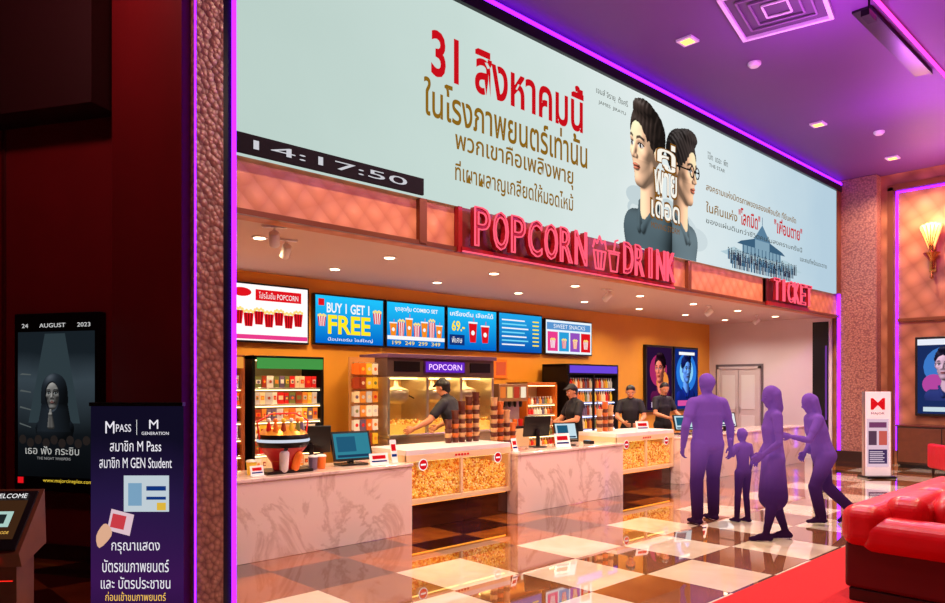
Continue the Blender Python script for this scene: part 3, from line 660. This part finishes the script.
g=grp('card_reader',(8.85,6.7,.806),-10); MB().bb(-.04,.04,-.08,.08,0,.05,BLK).bb(-.03,.03,-.02,.06,.05,.056,emi(120,190,220)).done('body',g,.01)

# ------------------------------------------------------------ right side
g=grp('door_1',(XE-.075,8.4,0),-90); b=MB(); DW=mat('door_white',C(218,204,200),.35)
b.bb(-.56,-.5,-.06,0,0,2.16,DW); b.bb(.5,.56,-.06,0,0,2.16,DW); b.bb(-.56,.56,-.06,0,2.1,2.16,DW); b.bb(-.5,-.005,-.035,-.005,0,2.1,DW); b.bb(.005,.5,-.035,-.005,0,2.1,DW)
b.bb(-.62,.62,-.002,.012,0,2.22,mat('door_reveal',C(110,96,100),.6))
for x in (-.25,.25):
    for z0,z1 in ((.2,.95),(1.1,1.95)): b.bb(x-.17,x+.17,-.045,-.035,z0,z1,WHP)
for x in (-.05,.05): b.cap((x,-.06,1.0),.012,(x,-.06,1.15),.012,STEEL)
b.done('leaves',g,.004)
g=grp('promotional_totem',(14.5,4.43,0),-44); b=MB(); TP=mat('totem_panel',C(236,222,226),.4,em=.3)
b.bb(-.26,.26,-.18,.18,0,.04,BLKM); b.bb(-.24,.24,-.03,.03,.04,1.58,TP); b.bb(-.25,-.235,-.04,.04,.04,1.58,STEEL); b.bb(.235,.25,-.04,.04,.04,1.58,STEEL)
b.rect(-.2,.2,.2,1.08,.034,emi(226,190,206)); b.rect(-.16,.16,.92,1.02,.036,emi(120,60,100)); b.rect(-.17,-.02,.6,.86,.036,emi(90,60,80)); b.rect(.02,.17,.6,.86,.036,emi(200,90,80)); b.rect(-.17,.17,.26,.52,.036,emi(70,50,90))
for k in range(6): b.rect(-.15,.12-.03*(k%2),.29+k*.036,.305+k*.036,.038,emi(226,200,216))
b.done('panel',g); text(g,'logo','M',-.13,.13,1.25,1.46,RD,.036,bold=.01); text(g,'caption','MAJOR',-.12,.12,1.15,1.2,emi(120,30,50),.036)
g=grp('wall_sconce',(XE,4.2,4.55),-90); b=MB(); SH=mat('sconce_glass',C(255,190,110),.4,em=1.1,emcol=C(255,140,50)); br=mat('brass',C(190,130,60),.25,metal=.9)
b.bb(-.06,.06,-.1,0,-.5,.3,br); b.cap((0,-.16,-.42),.03,(0,-.18,.0),.05,br)
for k in range(5):
    a=(k-2)*.18; p0=V((0,-.17,-.1)); p1=V((math.sin(a)*.40,-.2,-.1+math.cos(a)*.55)); b.cap(p0,.03,p1,.065,SH,wx=1,wy=.45,side=(math.cos(a),0,-math.sin(a)))
for k in range(5):
    a=(k-2)*.18; b.tube([(0,-.23,-.1),(math.sin(a)*.40,-.26,-.1+math.cos(a)*.55)],.008,br,6)
b.lathe([(.02,-.62),(.06,-.55),(.14,-.45),(.16,-.42)],(0,-.17,.0+.3),br,16); b.cap((0,-.17,-.5),.02,(0,-.17,-.62),.035,br)
b.done('fan_shade',g)
l=bpy.data.lights.new('lamp','POINT'); l.energy=70; l.color=(1,.52,.22); l.shadow_soft_size=.15; lo=bpy.data.objects.new('lamp',l); sc.collection.objects.link(lo); lo.parent=g; lo.location=(0,-.45,.5)
g=grp('lounge_cabinet',(16.9,3.9,0),-90); MB().bb(-.8,.8,-.28,.28,.08,.85,DKW).bb(-.75,.75,-.24,.24,0,.08,BLK).bb(-.82,.82,-.3,.3,.85,.88,mat('cab_top',C(90,40,30),.2)).bb(-.78,-.01,-.29,-.28,.12,.82,KW).bb(.01,.78,-.29,-.28,.12,.82,KW).done('cabinet',g,.005)
def armchair(x,y,rot):
    g=grp('red_armchair',(x,y,0),rot); b=MB(); b.bb(-.38,.38,-.36,.36,.14,.40,REDL); b.bb(-.38,.38,.22,.4,.40,.85,REDL); b.bb(-.42,-.28,-.38,.36,.14,.6,REDL); b.bb(.28,.42,-.38,.36,.14,.6,REDL); b.bb(-.27,.27,-.36,.22,.40,.5,REDL); b.done('upholstery',g,.05,4)
    b=MB()
    for sx in (-.34,.34):
        for sy in (-.3,.3): b.lathe([(.02,0),(.03,.15)],(sx,sy,0),DKW,10)
    b.done('legs',g)
armchair(15.6,3.35,130)

def sofa(x0,x1,y0,y1,H=.78):
    g=grp('red_sofa',((x0+x1)/2,(y0+y1)/2,.016)); w=(x1-x0)/2; d=(y1-y0)/2
    b=MB(); b.bb(-w+.03,w-.03,-d+.04,d-.03,.0,.10,DKW); b.done('plinth',g,.01)
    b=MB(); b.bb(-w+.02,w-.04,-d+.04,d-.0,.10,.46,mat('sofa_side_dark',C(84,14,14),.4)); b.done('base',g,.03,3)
    b=MB(); n=3; cw=(2*w-.5)/n
    for i in range(n): b.bb(-w+.25+i*cw,-w+.25+(i+1)*cw-.01,-d,d-.3,.34,.50,REDL)
    b.done('seat_cushions',g,.06,5)
    b=MB()
    for i in range(n): b.bb(-w+.22+i*cw,-w+.22+(i+1)*cw-.005,d-.52,d-.2,.46,H+.06,REDL)
    b.done('back_cushions',g,.12,8)
    b=MB(); b.bb(-w-.03,w,d-.28,d+.03,.42,H-.0,REDL); b.done('back',g,.11,7)
    b=MB(); b.bb(-w-.03,-w+.28,-d,d-.1,.38,.66,REDL); b.bb(w-.28,w,-d,d-.1,.38,.66,REDL); b.done('arms',g,.12,8)
    b=MB()
    b.cap((-w+.50,d-.58,.64),.12,(-w+.85,d-.52,.66),.12,REDL,wx=1.4,wy=.9,side=(0,0,1)); b.done('throw_cushion',g)
sofa(6.02,8.7,.95,2.08,.75)
sofa(4.3,6.4,-1.4,-.3,.75)

# ------------------------------------------------------------ banner & kiosk
g=grp('rollup_banner_stand',(1.70,5.01,0),-43.7)
bm=emi_grad('banner_purple',[(0,(24,12,40)),(.4,(66,26,90)),(.75,(44,28,76)),(1,(20,16,40))],2,0,1.57,.75,.3)
b=MB(); b.bb(-.3,.3,-.02,.02,.06,1.57,bm); b.bb(-.32,.32,-.1,.1,0,.06,STEEL); b.bb(-.31,.31,-.025,.025,1.56,1.585,BLKM); b.bb(-.02,.02,.02,.04,.05,1.55,BLKM)
wc=emi(200,214,222,.9)
b.rect(-.08,.22,.86,1.1,.022,wc); b.rect(-.05,.04,.90,1.05,.024,emi(120,160,190)); b.rect(.07,.2,1.0,1.03,.024,NV); b.rect(.07,.2,.94,.96,.024,NV); b.rect(.14,.2,.87,.92,.024,emi(220,180,60))
b.poly([(-.19,.74),(-.04,.70),(-.01,.84),(-.16,.88)],.025,emi(220,190,200)); b.poly([(-.17,.76),(-.08,.74),(-.06,.83),(-.15,.85)],.026,emi(200,60,70)); b.poly([(-.24,.62),(-.16,.7),(-.17,.76),(-.21,.78),(-.26,.7)],.027,emi(220,170,140),3)
b.rect(.005,.008,1.37,1.47,.024,W); b.done('banner',g)
for i,(s,x0,x1,z0,z1) in enumerate((('M',-.2,-.14,1.38,1.46),('PASS',-.13,-.03,1.39,1.44),('M',.09,.15,1.41,1.47),('GENERATION',.04,.22,1.37,1.39),('สมาชิก M Pass',-.17,.17,1.26,1.33),('สมาชิก M GEN Student',-.24,.24,1.15,1.22),('กรุณาแสดง',-.16,.16,.58,.66),('บัตรชมภาพยนตร์',-.22,.22,.46,.545),('และ บัตรประชาชน',-.23,.23,.35,.43),('ก่อนเข้าชมภาพยนตร์',-.2,.2,.27,.33))):
    text(g,'line_%d'%i,s,x0,x1,z0,z1,emi(240,236,245) if i<9 else emi(255,200,90),.026)
g=grp('ticket_scan_kiosk',(.90,4.82,0),-40); b=MB()
b.bb(-.16,.16,-.12,.14,0,.04,BLKM); b.bb(-.12,.12,-.08,.10,.04,.76,KW); b.add([(-.17,-.12,.69),(.17,-.12,.69),(.17,.14,.77),(-.17,.14,.77),(-.17,-.15,.77),(.17,-.15,.77),(.17,.12,1.09),(-.17,.12,1.09)],[(0,3,2,1),(4,5,6,7),(0,1,5,4),(1,2,6,5),(2,3,7,6),(3,0,4,7)],KW)
R=Matrix.Rotation(math.atan2(.32,.27),3,'X'); pc=V((0,-.015,.93)); nn=R@V((0,0,1))
if nn.y>0: nn=-nn
nn.normalize()
b.box(pc+nn*.004,(.29,.38,.012),BLK,R); b.box(pc+nn*.012+R@V((0,.0,0)),(.22,.25,.004),emi(60,36,20),R); b.box(pc+nn*.015,(.12,.10,.004),emi(170,205,195),R); b.box(pc+nn*.017,(.06,.06,.004),emi(30,40,40),R)
b.rect(-.06,.06,.712,.726,.152,emi(255,30,20,4)); b.rect(-.1,.1,.60,.605,.082,emi(220,30,20,2)); b.done('body',g,.002)
for nm,s,x0,x1,z0,z1,cc in (('welcome','WELCOME',-.10,.10,.135,.165,(255,255,255)),('kiosk_text','SCAN QR CODE',-.08,.08,-.1,-.08,(255,200,90))):
    t=text(g,nm,s,x0,x1,z0,z1,emi(*cc),0); t.rotation_euler=(math.atan2(.32,.27)-math.pi/2,0,0); t.location=pc+nn*.02

# ------------------------------------------------------------ ceiling fixtures
g=grp('ceiling_air_vent',(8.6,3.72,ZC),12); b=MB()
vf=mat('vent_white',C(232,206,236),.4,em=.06); vg=mat('vent_grey',C(130,96,140),.5); b.bb(-.62,.62,-.54,-.49,-.06,-.002,vf); b.bb(-.62,.62,.49,.54,-.06,-.002,vf); b.bb(-.62,-.57,-.49,.49,-.06,-.002,vf); b.bb(.57,.62,-.49,.49,-.06,-.002,vf); b.bb(-.57,.57,-.49,.49,-.02,-.002,mat('vent_inner',C(84,60,92),.6))
for k in range(3):
    a=.14+.12*k
    for s in (-1,1): b.bb(-a-.02,a+.02,s*a-.012,s*a+.012,-.05,-.03,vg if k else vf); b.bb(s*(a+.02)-.012,s*(a+.02)+.012,-a,a,-.05,-.03,vg if k else vf)
b.done('grille',g,.004)
def spot(name,parent,loc,col,power,angle=120,blend=.8,size=.08):
    l=bpy.data.lights.new(name,'SPOT'); l.energy=power; l.color=col; l.spot_size=math.radians(angle); l.spot_blend=blend; l.shadow_soft_size=size
    o=bpy.data.objects.new(name,l); sc.collection.objects.link(o); o.location=loc; o.parent=parent; return o
def pointl(name,parent,loc,col,power,size=.1):
    l=bpy.data.lights.new(name,'POINT'); l.energy=power; l.color=col; l.shadow_soft_size=size
    o=bpy.data.objects.new(name,l); sc.collection.objects.link(o); o.location=loc; o.parent=parent; return o
WARM=(1,.76,.50)
for x,y,zc,p in [(4.4,4.3,ZC,620),(8.6,4.9,ZC,950),(13.0,4.9,ZC,900),(16.0,4.6,ZC,380),(8.6,1.5,6.08,650),(12.5,1.5,6.08,500),(5,1.5,6.08,620)]:
    g=grp('recessed_square_downlight',(x,y,zc)); b=MB(); b.bb(-.11,.11,-.11,.11,-.03,-.002,vf); b.bb(-.07,.07,-.07,.07,-.035,-.03,emi(255,190,90,3)); b.done('fixture',g); spot('lamp',g,(0,0,-.06),WARM,p,150,.5)
for x in (3.6,5.3,7.1,8.9,10.7,12.5,14.3,16.1):
    for y in (7.0,8.2):
        g=grp('recessed_round_downlight',(x,y,ZI)); b=MB(); b.lathe([(.085,-.012),(.085,-.002)],(0,0,0),WHP,16); b.lathe([(.06,-.016),(.06,-.012)],(0,0,0),emi(255,225,180,10),16); b.done('fixture',g); spot('lamp',g,(0,0,-.04),(1,.74,.42) if x<12 else (1,.86,.74),115 if x<15 else 75,150,.7)
for x,y in ((9.9,4.6),(14.2,4.3)):
    g=grp('smoke_detector',(x,y,ZC)); MB().lathe([(.06,-.06),(.09,-.03),(.09,-.001)],(0,0,0),WHP,16).done('body',g)
g=grp('neon_cove_strip',(0,2.75,6.0)); MB().bb(3,16.8,-.03,.0,.045,.078,NEONK).done('tube',g)
g=grp('ceiling_track_slot',(0,3.05,ZC)); MB().bb(9.4,12.0,-.1,.1,-.03,-.002,BLK).bb(9.4,12.0,-.12,-.10,-.06,-.002,BLKM).done('slot',g)
for i,(x,y) in enumerate(((3.45,6.40),(3.85,6.9),(9.6,6.9),(13.1,7.0),(15.6,7.2))):
    g=grp('track_spotlight',(x,y,ZI),-30+i*15); b=MB(); b.bb(-.12,.12,-.02,.02,-.02,-.001,WHP); b.cap((0,0,-.02),.01,(0,0,-.1),.01,WHP); R=Matrix.Rotation(math.radians(50),3,'X'); b.lathe([(.04,-.08),(.05,-.07),(.05,.07),(.035,.08)],(0,0,-.13),WHP,16,R=R); b.done('head',g)
for x in (5,9,13):
    g=grp('added_purple_fill',(x,2.82,5.9)); MB().bb(-.12,.12,-.03,.06,.0,.07,BLKM).bb(-.1,.1,.06,.065,.01,.06,emi(190,80,255,2)).bb(-.01,.01,-.0,.02,.07,.348,BLKM).done('housing',g); pointl('lamp',g,(0,.5,-.75),(.72,.16,1),130,.3)  # added fill lights with invented housings, tinting the ceiling purple
g=grp('added_purple_fill',(16.7,3.4,5.95)); MB().bb(-.12,.12,-.1,.1,.0,.1,BLKM).bb(-.02,.02,-.02,.02,.1,.298,BLKM).done('housing',g); pointl('lamp',g,(-.9,0,-.7),(.85,.2,.9),80,.2)  # one more added purple fill and housing, near the east wall
g=grp('added_left_wall_fill',(.6,5.6,5.95)); MB().bb(-.12,.12,-.1,.1,.0,.1,BLKM).bb(-.02,.02,-.02,.02,.1,.298,BLKM).done('housing',g); pointl('lamp',g,(0,0,-.4),(1,.42,.38),130,.2)  # added fill to lift the dark left wall; its housing is invented

# ------------------------------------------------------------ people
def remesh(b,vox,smooth=3):
    o=b.done('tmp_body'); r=o.modifiers.new('r','REMESH'); r.mode='VOXEL'; r.voxel_size=vox
    s=o.modifiers.new('s','SMOOTH'); s.factor=.5; s.iterations=smooth
    bpy.context.view_layer.update(); dg=bpy.context.evaluated_depsgraph_get()
    me=bpy.data.meshes.new_from_object(o.evaluated_get(dg)); old=o.data; bpy.data.objects.remove(o); bpy.data.meshes.remove(old)
    return me
DEF=dict(pel=(0,0,.96),wai=(0,0,1.10),che=(.01,0,1.27),nb=(-.01,0,1.46),head=(.02,0,1.63),
 shL=(0,.18,1.41),elL=(-.02,.23,1.13),wrL=(.06,.23,.88),shR=(0,-.18,1.41),elR=(-.02,-.23,1.13),wrR=(.06,-.23,.88),
 hipL=(0,.09,.93),knL=(.02,.10,.5),anL=(-.02,.10,.09),hipR=(0,-.09,.93),knR=(.02,-.10,.5),anR=(-.02,-.10,.09),
 headyaw=0,headpitch=0)
def person(name,loc,yaw,H,pose,col,female=False,hair='short',sleeve='short',skirt=0,cap=False,build=1.0,bag=False):
    P=dict(DEF); P.update(pose); s=H/1.75
    J={k:V(v)*s for k,v in P.items() if isinstance(v,tuple)}
    B=MB(); segs=[]; K=BLK
    def cp(p0,r0,p1,r1,tag,wx=1,wy=1,side=None):
        r0*=s; r1*=s
        B.cap(p0,r0,p1,r1,K,wx,wy,side); segs.append((p0.copy(),p1.copy(),r0*(wx+wy)/2,r1*(wx+wy)/2,tag))
    Y=V((0,1,0)); bw=build
    fw=.9 if female else 1.0
    cp(J['pel']-V((0,0,.02*s)),.105*bw,J['wai'],.098*bw*fw,'pants',1.45,1.0,Y)
    cp(J['wai'],.098*bw*fw,J['che'],.112*bw*fw,'shirt',1.4,1.0,Y)
    up=J['nb']-(J['nb']-J['che'])*.32
    cp(J['che'],.112*bw*fw,up,.10*bw*fw,'shirt',1.5,.95,Y)
    cp(J['shL']+(J['shR']-J['shL'])*.12,.062*bw*fw,J['shR']+(J['shL']-J['shR'])*.12,.062*bw*fw,'shirt')
    for q in ('L','R'): cp(J['nb']+V((0,0,.0)),.05,J['sh'+q]+V((0,0,.015*s)),.045*bw,'shirt')
    yw=math.radians(P['headyaw']); pt=math.radians(P['headpitch'])
    HR_=Matrix.Rotation(yw,3,'Z')@Matrix.Rotation(pt,3,'Y'); f=HR_@V((1,0,0)); l=HR_@V((0,1,0)); u=HR_@V((0,0,1)); c=J['head']
    cp(J['nb']-V((0,0,.03*s)),.056*(1+(bw-1)*.5),c-u*.05*s,.05*(1+(bw-1)*.5),'skin')
    def hp(a,b_,c_): return c+(f*a+l*b_+u*c_)*s
    cp(hp(.012,0,.03),.083,hp(-.012,0,.035),.085,'skin',1.08,.95,u)
    cp(hp(.03,0,-.02),.066,hp(.048,0,-.078),.038,'skin',1,1.05,f)
    cp(hp(.092,0,.012),.009,hp(.110,0,-.022),.014,'skin')
    cp(hp(.083,-.02,-.05),.011,hp(.083,.02,-.05),.011,'lip')
    cp(hp(.082,-.035,.028),.01,hp(.082,.035,.028),.01,'skin')
    for sy in (-1,1): cp(hp(.0,sy*.08,.01),.016,hp(-.005,sy*.086,-.02),.011,'skin')
    cp(hp(-.005,0,.05),.090,hp(-.03,0,.03),.088,'hair',1.0,1.0,u)
    if hair=='long': cp(hp(-.045,0,.03),.08,hp(-.06,0,-.13),.065,'hair',1.25,.8,l); [cp(hp(-.01,sy*.075,.03),.03,hp(-.02,sy*.075,-.12),.025,'hair') for sy in(-1,1)]
    elif hair=='bun': cp(hp(-.04,0,.0),.07,hp(-.05,0,-.03),.05,'hair'); cp(hp(-.13,0,.03),.04,hp(-.14,0,.02),.035,'hair')
    else: cp(hp(-.045,0,.0),.068,hp(-.05,0,-.04),.05,'hair')
    if cap: cp(hp(.05,0,.085),.02,hp(.13,0,.075),.012,'cap',4.2,1,l); cp(hp(.0,0,.06),.088,hp(-.01,0,.07),.083,'cap')
    for q in ('L','R'):
        sh,el,wr=J['sh'+q],J['el'+q],J['wr'+q]; k=(.88 if female else 1)*bw
        cp(sh,.054*k,sh+(el-sh)*.55,.05*k,'shirt'); cp(sh+(el-sh)*.5,.042*k,el,.038*k,'shirt' if sleeve=='long' else 'skin')
        cp(el,.039*k,el+(wr-el)*.4,.037*k,'shirt' if sleeve=='long' else 'skin'); cp(el+(wr-el)*.35,.036*k,wr,.025*k,'shirt' if sleeve=='long' else 'skin')
        if sleeve=='short': cp(sh+(el-sh)*.1,.058*k,sh+(el-sh)*.62,.056*k,'shirt')
        hp_,kn,an=J['hip'+q],J['kn'+q],J['an'+q]
        lt='skin' if skirt else 'pants'
        cp(hp_,.092*bw,kn,.058*bw,'pants' if not skirt else 'skin'); cp(kn,.058*bw,kn+(an-kn)*.35,.056*bw,lt,1,1); cp(kn+(an-kn)*.3,.055*bw,an,.036,lt)
        if not skirt: cp(kn,.062*bw,an+V((0,0,.02*s)),.052*bw,'pants')
        toe=V((1,0,0))
        if P.get('lift'+q): a=math.radians(P['lift'+q]); toe=V((math.cos(a),0,-math.sin(a)))
        bk=an-toe*.045*s-V((0,0,.045*s)); ft=an+toe*.16*s-V((0,0,.055*s))
        cp(an,.036,bk,.035,'shoe'); cp(bk,.036,ft,.03,'shoe',1.25,.85,Y)
        cp(an-V((0,0,.02*s)),.038,an+toe*.08*s-V((0,0,.035*s)),.036,'shoe')
    if skirt:
        cp(J['wai'],.10,J['pel']-V((0,0,.05*s)),.125,'shirt',1.3,1.05,Y); kk=(J['knL']+J['knR'])/2
        cp(J['pel']-V((0,0,.05*s)),.125,V((kk.x*.8,0,skirt*s)),.16,'skirt',1.2,1.0,Y)
    if bag:
        bc=J['pel']+V((.02,-.24,.02))*s; cp(bc,.07,bc+V((0,0,.12*s)),.06,'skirt',1.7,.6,V((1,0,0)))
        cp(bc+V((0,0,.15*s)),.014,J['shR']+V((0,0,.05*s)),.014,'skirt')
    me=remesh(B,.011,3)
    n=len(me.polygons); ce=np.zeros(n*3); me.polygons.foreach_get('center',ce); ce=ce.reshape(-1,3)
    best=np.full(n,1e9); idx=np.zeros(n,int); tags=sorted(set(x[4] for x in segs))
    for p0,p1,r0,r1,tag in segs:
        a=np.array(p0);d=np.array(p1)-a; L2=max(d@d,1e-8); t=np.clip(((ce-a)@d)/L2,0,1); dist=np.linalg.norm(ce-(a+t[:,None]*d),axis=1)-(r0+(r1-r0)*t)
        mk=dist<best; best[mk]=dist[mk]; idx[mk]=tags.index(tag)
    me.materials.clear()
    for t_ in tags: me.materials.append(col.get(t_,col['shirt']))
    me.polygons.foreach_set('material_index',idx.astype(np.int32)); me.polygons.foreach_set('use_smooth',[True]*n); me.update()
    zmin=min(v.co.z for v in me.vertices)
    g=grp(name,(loc[0],loc[1],loc[2]-zmin+.001),yaw)
    o=bpy.data.objects.new('body',me); sc.collection.objects.link(o); o.parent=g
    e=MB()
    for sy in (-1,1):
        q=hp(.080,sy*.032,.006); e.cap(q,.012*s,q+l*.001,.012*s,col['eye'],seg=8,rings=3); q2=hp(.088,sy*.032,.006); e.cap(q2,.006*s,q2+l*.001,.006*s,col['pupil'],seg=8,rings=3)
        e.cap(hp(.088,sy*.018,.028),.004*s,hp(.084,sy*.045,.029),.004*s,col['hair'],seg=6,rings=2)
    e.done('eyes',g)
    hb=MB()
    for q in ('L','R'):
        sy=1 if q=='L' else -1; wr,el=J['wr'+q],J['el'+q]; d=(wr-el).normalized()
        if P.get('hand'+q): d=V(P['hand'+q]).normalized()
        nrm_=V((0,-sy,0))
        if abs(d.y)>.8 or P.get('palmdown'+q): nrm_=V((0,0,-1))
        nrm_=(nrm_-d*nrm_.dot(d)).normalized(); side=d.cross(nrm_)
        if side.x<0: side=-side
        if P.get('palmdown'+q): side=side*1 if side.y*sy<0 else -side
        w_=lambda a,b_,c_: wr+(d*a+side*b_+nrm_*c_)*s
        hb.cap(w_(-.01,0,0),.024*s,w_(.02,0,0),.026*s,K,1.1,.8,side); hb.cap(w_(.03,0,0),.03*s,w_(.075,0,.002),.032*s,K,1.25,.5,side)
        for k,(b_,ln) in enumerate(((.032,.07),(.011,.08),(-.011,.074),(-.032,.058))):
            a0=.088; hb.cap(w_(a0,b_,0),.0105*s,w_(a0+ln*.5,b_*1.15,.010),.0095*s,K,seg=8,rings=3); hb.cap(w_(a0+ln*.5,b_*1.15,.010),.0095*s,w_(a0+ln*.8,b_*1.15,.030),.008*s,K,seg=8,rings=3); hb.cap(w_(a0+ln*.8,b_*1.15,.030),.008*s,w_(a0+ln*.88,b_*1.12,.046),.007*s,K,seg=8,rings=3)
        hb.cap(w_(.03,.03,.004),.014*s,w_(.065,.055,.014),.012*s,K,seg=8,rings=3); hb.cap(w_(.065,.055,.014),.011*s,w_(.095,.058,.024),.0085*s,K,seg=8,rings=3)
    hm=remesh(hb,.0055,1); hm.materials.clear(); hm.materials.append(col['skin']); hm.polygons.foreach_set('use_smooth',[True]*len(hm.polygons))
    o=bpy.data.objects.new('hands',hm); sc.collection.objects.link(o); o.parent=g
    return g
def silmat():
    m=bpy.data.materials.new('visitor_glowing_silhouette'); m.use_nodes=True; nt=m.node_tree; p=nt.nodes['Principled BSDF']; N=nt.nodes.new; L=nt.links.new
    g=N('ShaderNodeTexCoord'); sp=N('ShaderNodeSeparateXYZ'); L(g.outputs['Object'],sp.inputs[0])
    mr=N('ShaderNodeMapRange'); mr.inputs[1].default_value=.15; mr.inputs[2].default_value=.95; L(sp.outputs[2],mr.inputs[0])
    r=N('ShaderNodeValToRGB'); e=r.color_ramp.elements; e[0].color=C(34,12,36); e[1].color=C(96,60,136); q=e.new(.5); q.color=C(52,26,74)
    L(mr.outputs[0],r.inputs[0]); L(r.outputs[0],p.inputs['Base Color']); L(r.outputs[0],p.inputs['Emission Color']); p.inputs['Emission Strength'].default_value=.65; p.inputs['Roughness'].default_value=.95; p.inputs['Specular IOR Level'].default_value=.05  # whole figure glows without being a lamp, holding a flat purple look
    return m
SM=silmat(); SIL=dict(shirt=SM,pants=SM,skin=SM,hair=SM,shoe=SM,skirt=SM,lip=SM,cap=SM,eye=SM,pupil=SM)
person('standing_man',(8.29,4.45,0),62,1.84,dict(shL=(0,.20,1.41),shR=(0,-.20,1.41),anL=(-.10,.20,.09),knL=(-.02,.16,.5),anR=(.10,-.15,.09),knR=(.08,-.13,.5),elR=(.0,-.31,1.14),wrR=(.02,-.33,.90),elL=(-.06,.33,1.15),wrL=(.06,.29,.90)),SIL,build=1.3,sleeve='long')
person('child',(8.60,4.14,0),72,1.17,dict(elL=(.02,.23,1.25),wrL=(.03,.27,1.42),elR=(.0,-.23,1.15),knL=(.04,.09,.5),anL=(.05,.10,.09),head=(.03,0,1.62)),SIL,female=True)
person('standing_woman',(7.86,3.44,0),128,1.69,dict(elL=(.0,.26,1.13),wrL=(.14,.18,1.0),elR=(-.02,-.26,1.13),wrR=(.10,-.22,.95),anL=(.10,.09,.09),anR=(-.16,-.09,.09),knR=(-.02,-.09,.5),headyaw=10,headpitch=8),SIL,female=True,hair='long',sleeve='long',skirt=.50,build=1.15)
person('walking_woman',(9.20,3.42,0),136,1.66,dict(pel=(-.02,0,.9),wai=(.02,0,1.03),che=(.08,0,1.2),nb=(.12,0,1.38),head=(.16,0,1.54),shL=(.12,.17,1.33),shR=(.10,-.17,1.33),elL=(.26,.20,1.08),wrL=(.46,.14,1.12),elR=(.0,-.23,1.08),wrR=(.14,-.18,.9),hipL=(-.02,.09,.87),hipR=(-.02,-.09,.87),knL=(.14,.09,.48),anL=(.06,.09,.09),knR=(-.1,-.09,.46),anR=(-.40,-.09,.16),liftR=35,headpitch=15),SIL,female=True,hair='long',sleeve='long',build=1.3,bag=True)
SKN=mat('skin',C(215,146,106),.5,noise=.05,nscale=10); HAIR=mat('hair_black',C(18,14,14),.4); SHB=mat('uniform_black',C(22,22,34),.7,noise=.2,nscale=20); PTB=mat('trousers_black',C(16,15,18),.8)
STF=dict(shirt=SHB,pants=PTB,skin=SKN,hair=HAIR,shoe=BLK,lip=mat('lips',C(170,90,80),.5),cap=mat('cap_black',C(16,16,24),.6),eye=WHP,pupil=BLK)
person('concession_worker',(7.02,7.66,0),112,1.82,dict(wai=(.04,0,1.10),che=(.10,0,1.26),nb=(.16,0,1.44),head=(.22,0,1.60),shL=(.14,.19,1.38),shR=(.14,-.19,1.38),elL=(.24,.38,1.16),wrL=(.38,.54,1.06),elR=(.26,-.32,1.15),wrR=(.42,-.24,1.05),handL=(.7,.4,-.3),headpitch=22),STF,cap=True,build=1.22)
person('concession_worker',(9.72,7.65,0),160,1.72,dict(elL=(.12,.25,1.15),wrL=(.34,.16,1.1),elR=(.12,-.25,1.15),wrR=(.34,-.14,1.1),headpitch=15,che=(.03,0,1.27),head=(.06,0,1.62)),STF,cap=True,build=1.2)
person('concession_worker',(11.3,7.6,0),215,1.72,dict(elL=(.1,.25,1.15),wrL=(.32,.14,1.05),elR=(.1,-.25,1.15),wrR=(.32,-.12,1.05),headpitch=25,head=(.06,0,1.61)),STF,hair='short',build=1.12)
person('concession_worker',(12.4,7.6,0),250,1.76,dict(elL=(.1,.25,1.15),wrL=(.34,.2,1.08),elR=(.1,-.25,1.15),wrR=(.34,-.12,1.08),headpitch=18,headyaw=-15,head=(.05,0,1.62)),STF,female=True,hair='bun',build=1.18)

w=bpy.data.worlds.new('world'); sc.world=w; w.use_nodes=True; w.node_tree.nodes['Background'].inputs[0].default_value=(.3,.12,.35,1); w.node_tree.nodes['Background'].inputs[1].default_value=.1
cd=bpy.data.cameras.new('camera'); co=bpy.data.objects.new('camera',cd); sc.collection.objects.link(co); sc.camera=co
co.location=(0,0,1.7); co.rotation_euler=(math.radians(90),0,math.radians(-43.7)); cd.sensor_width=36; cd.lens=27.43; cd.shift_y=.0884; cd.clip_end=100
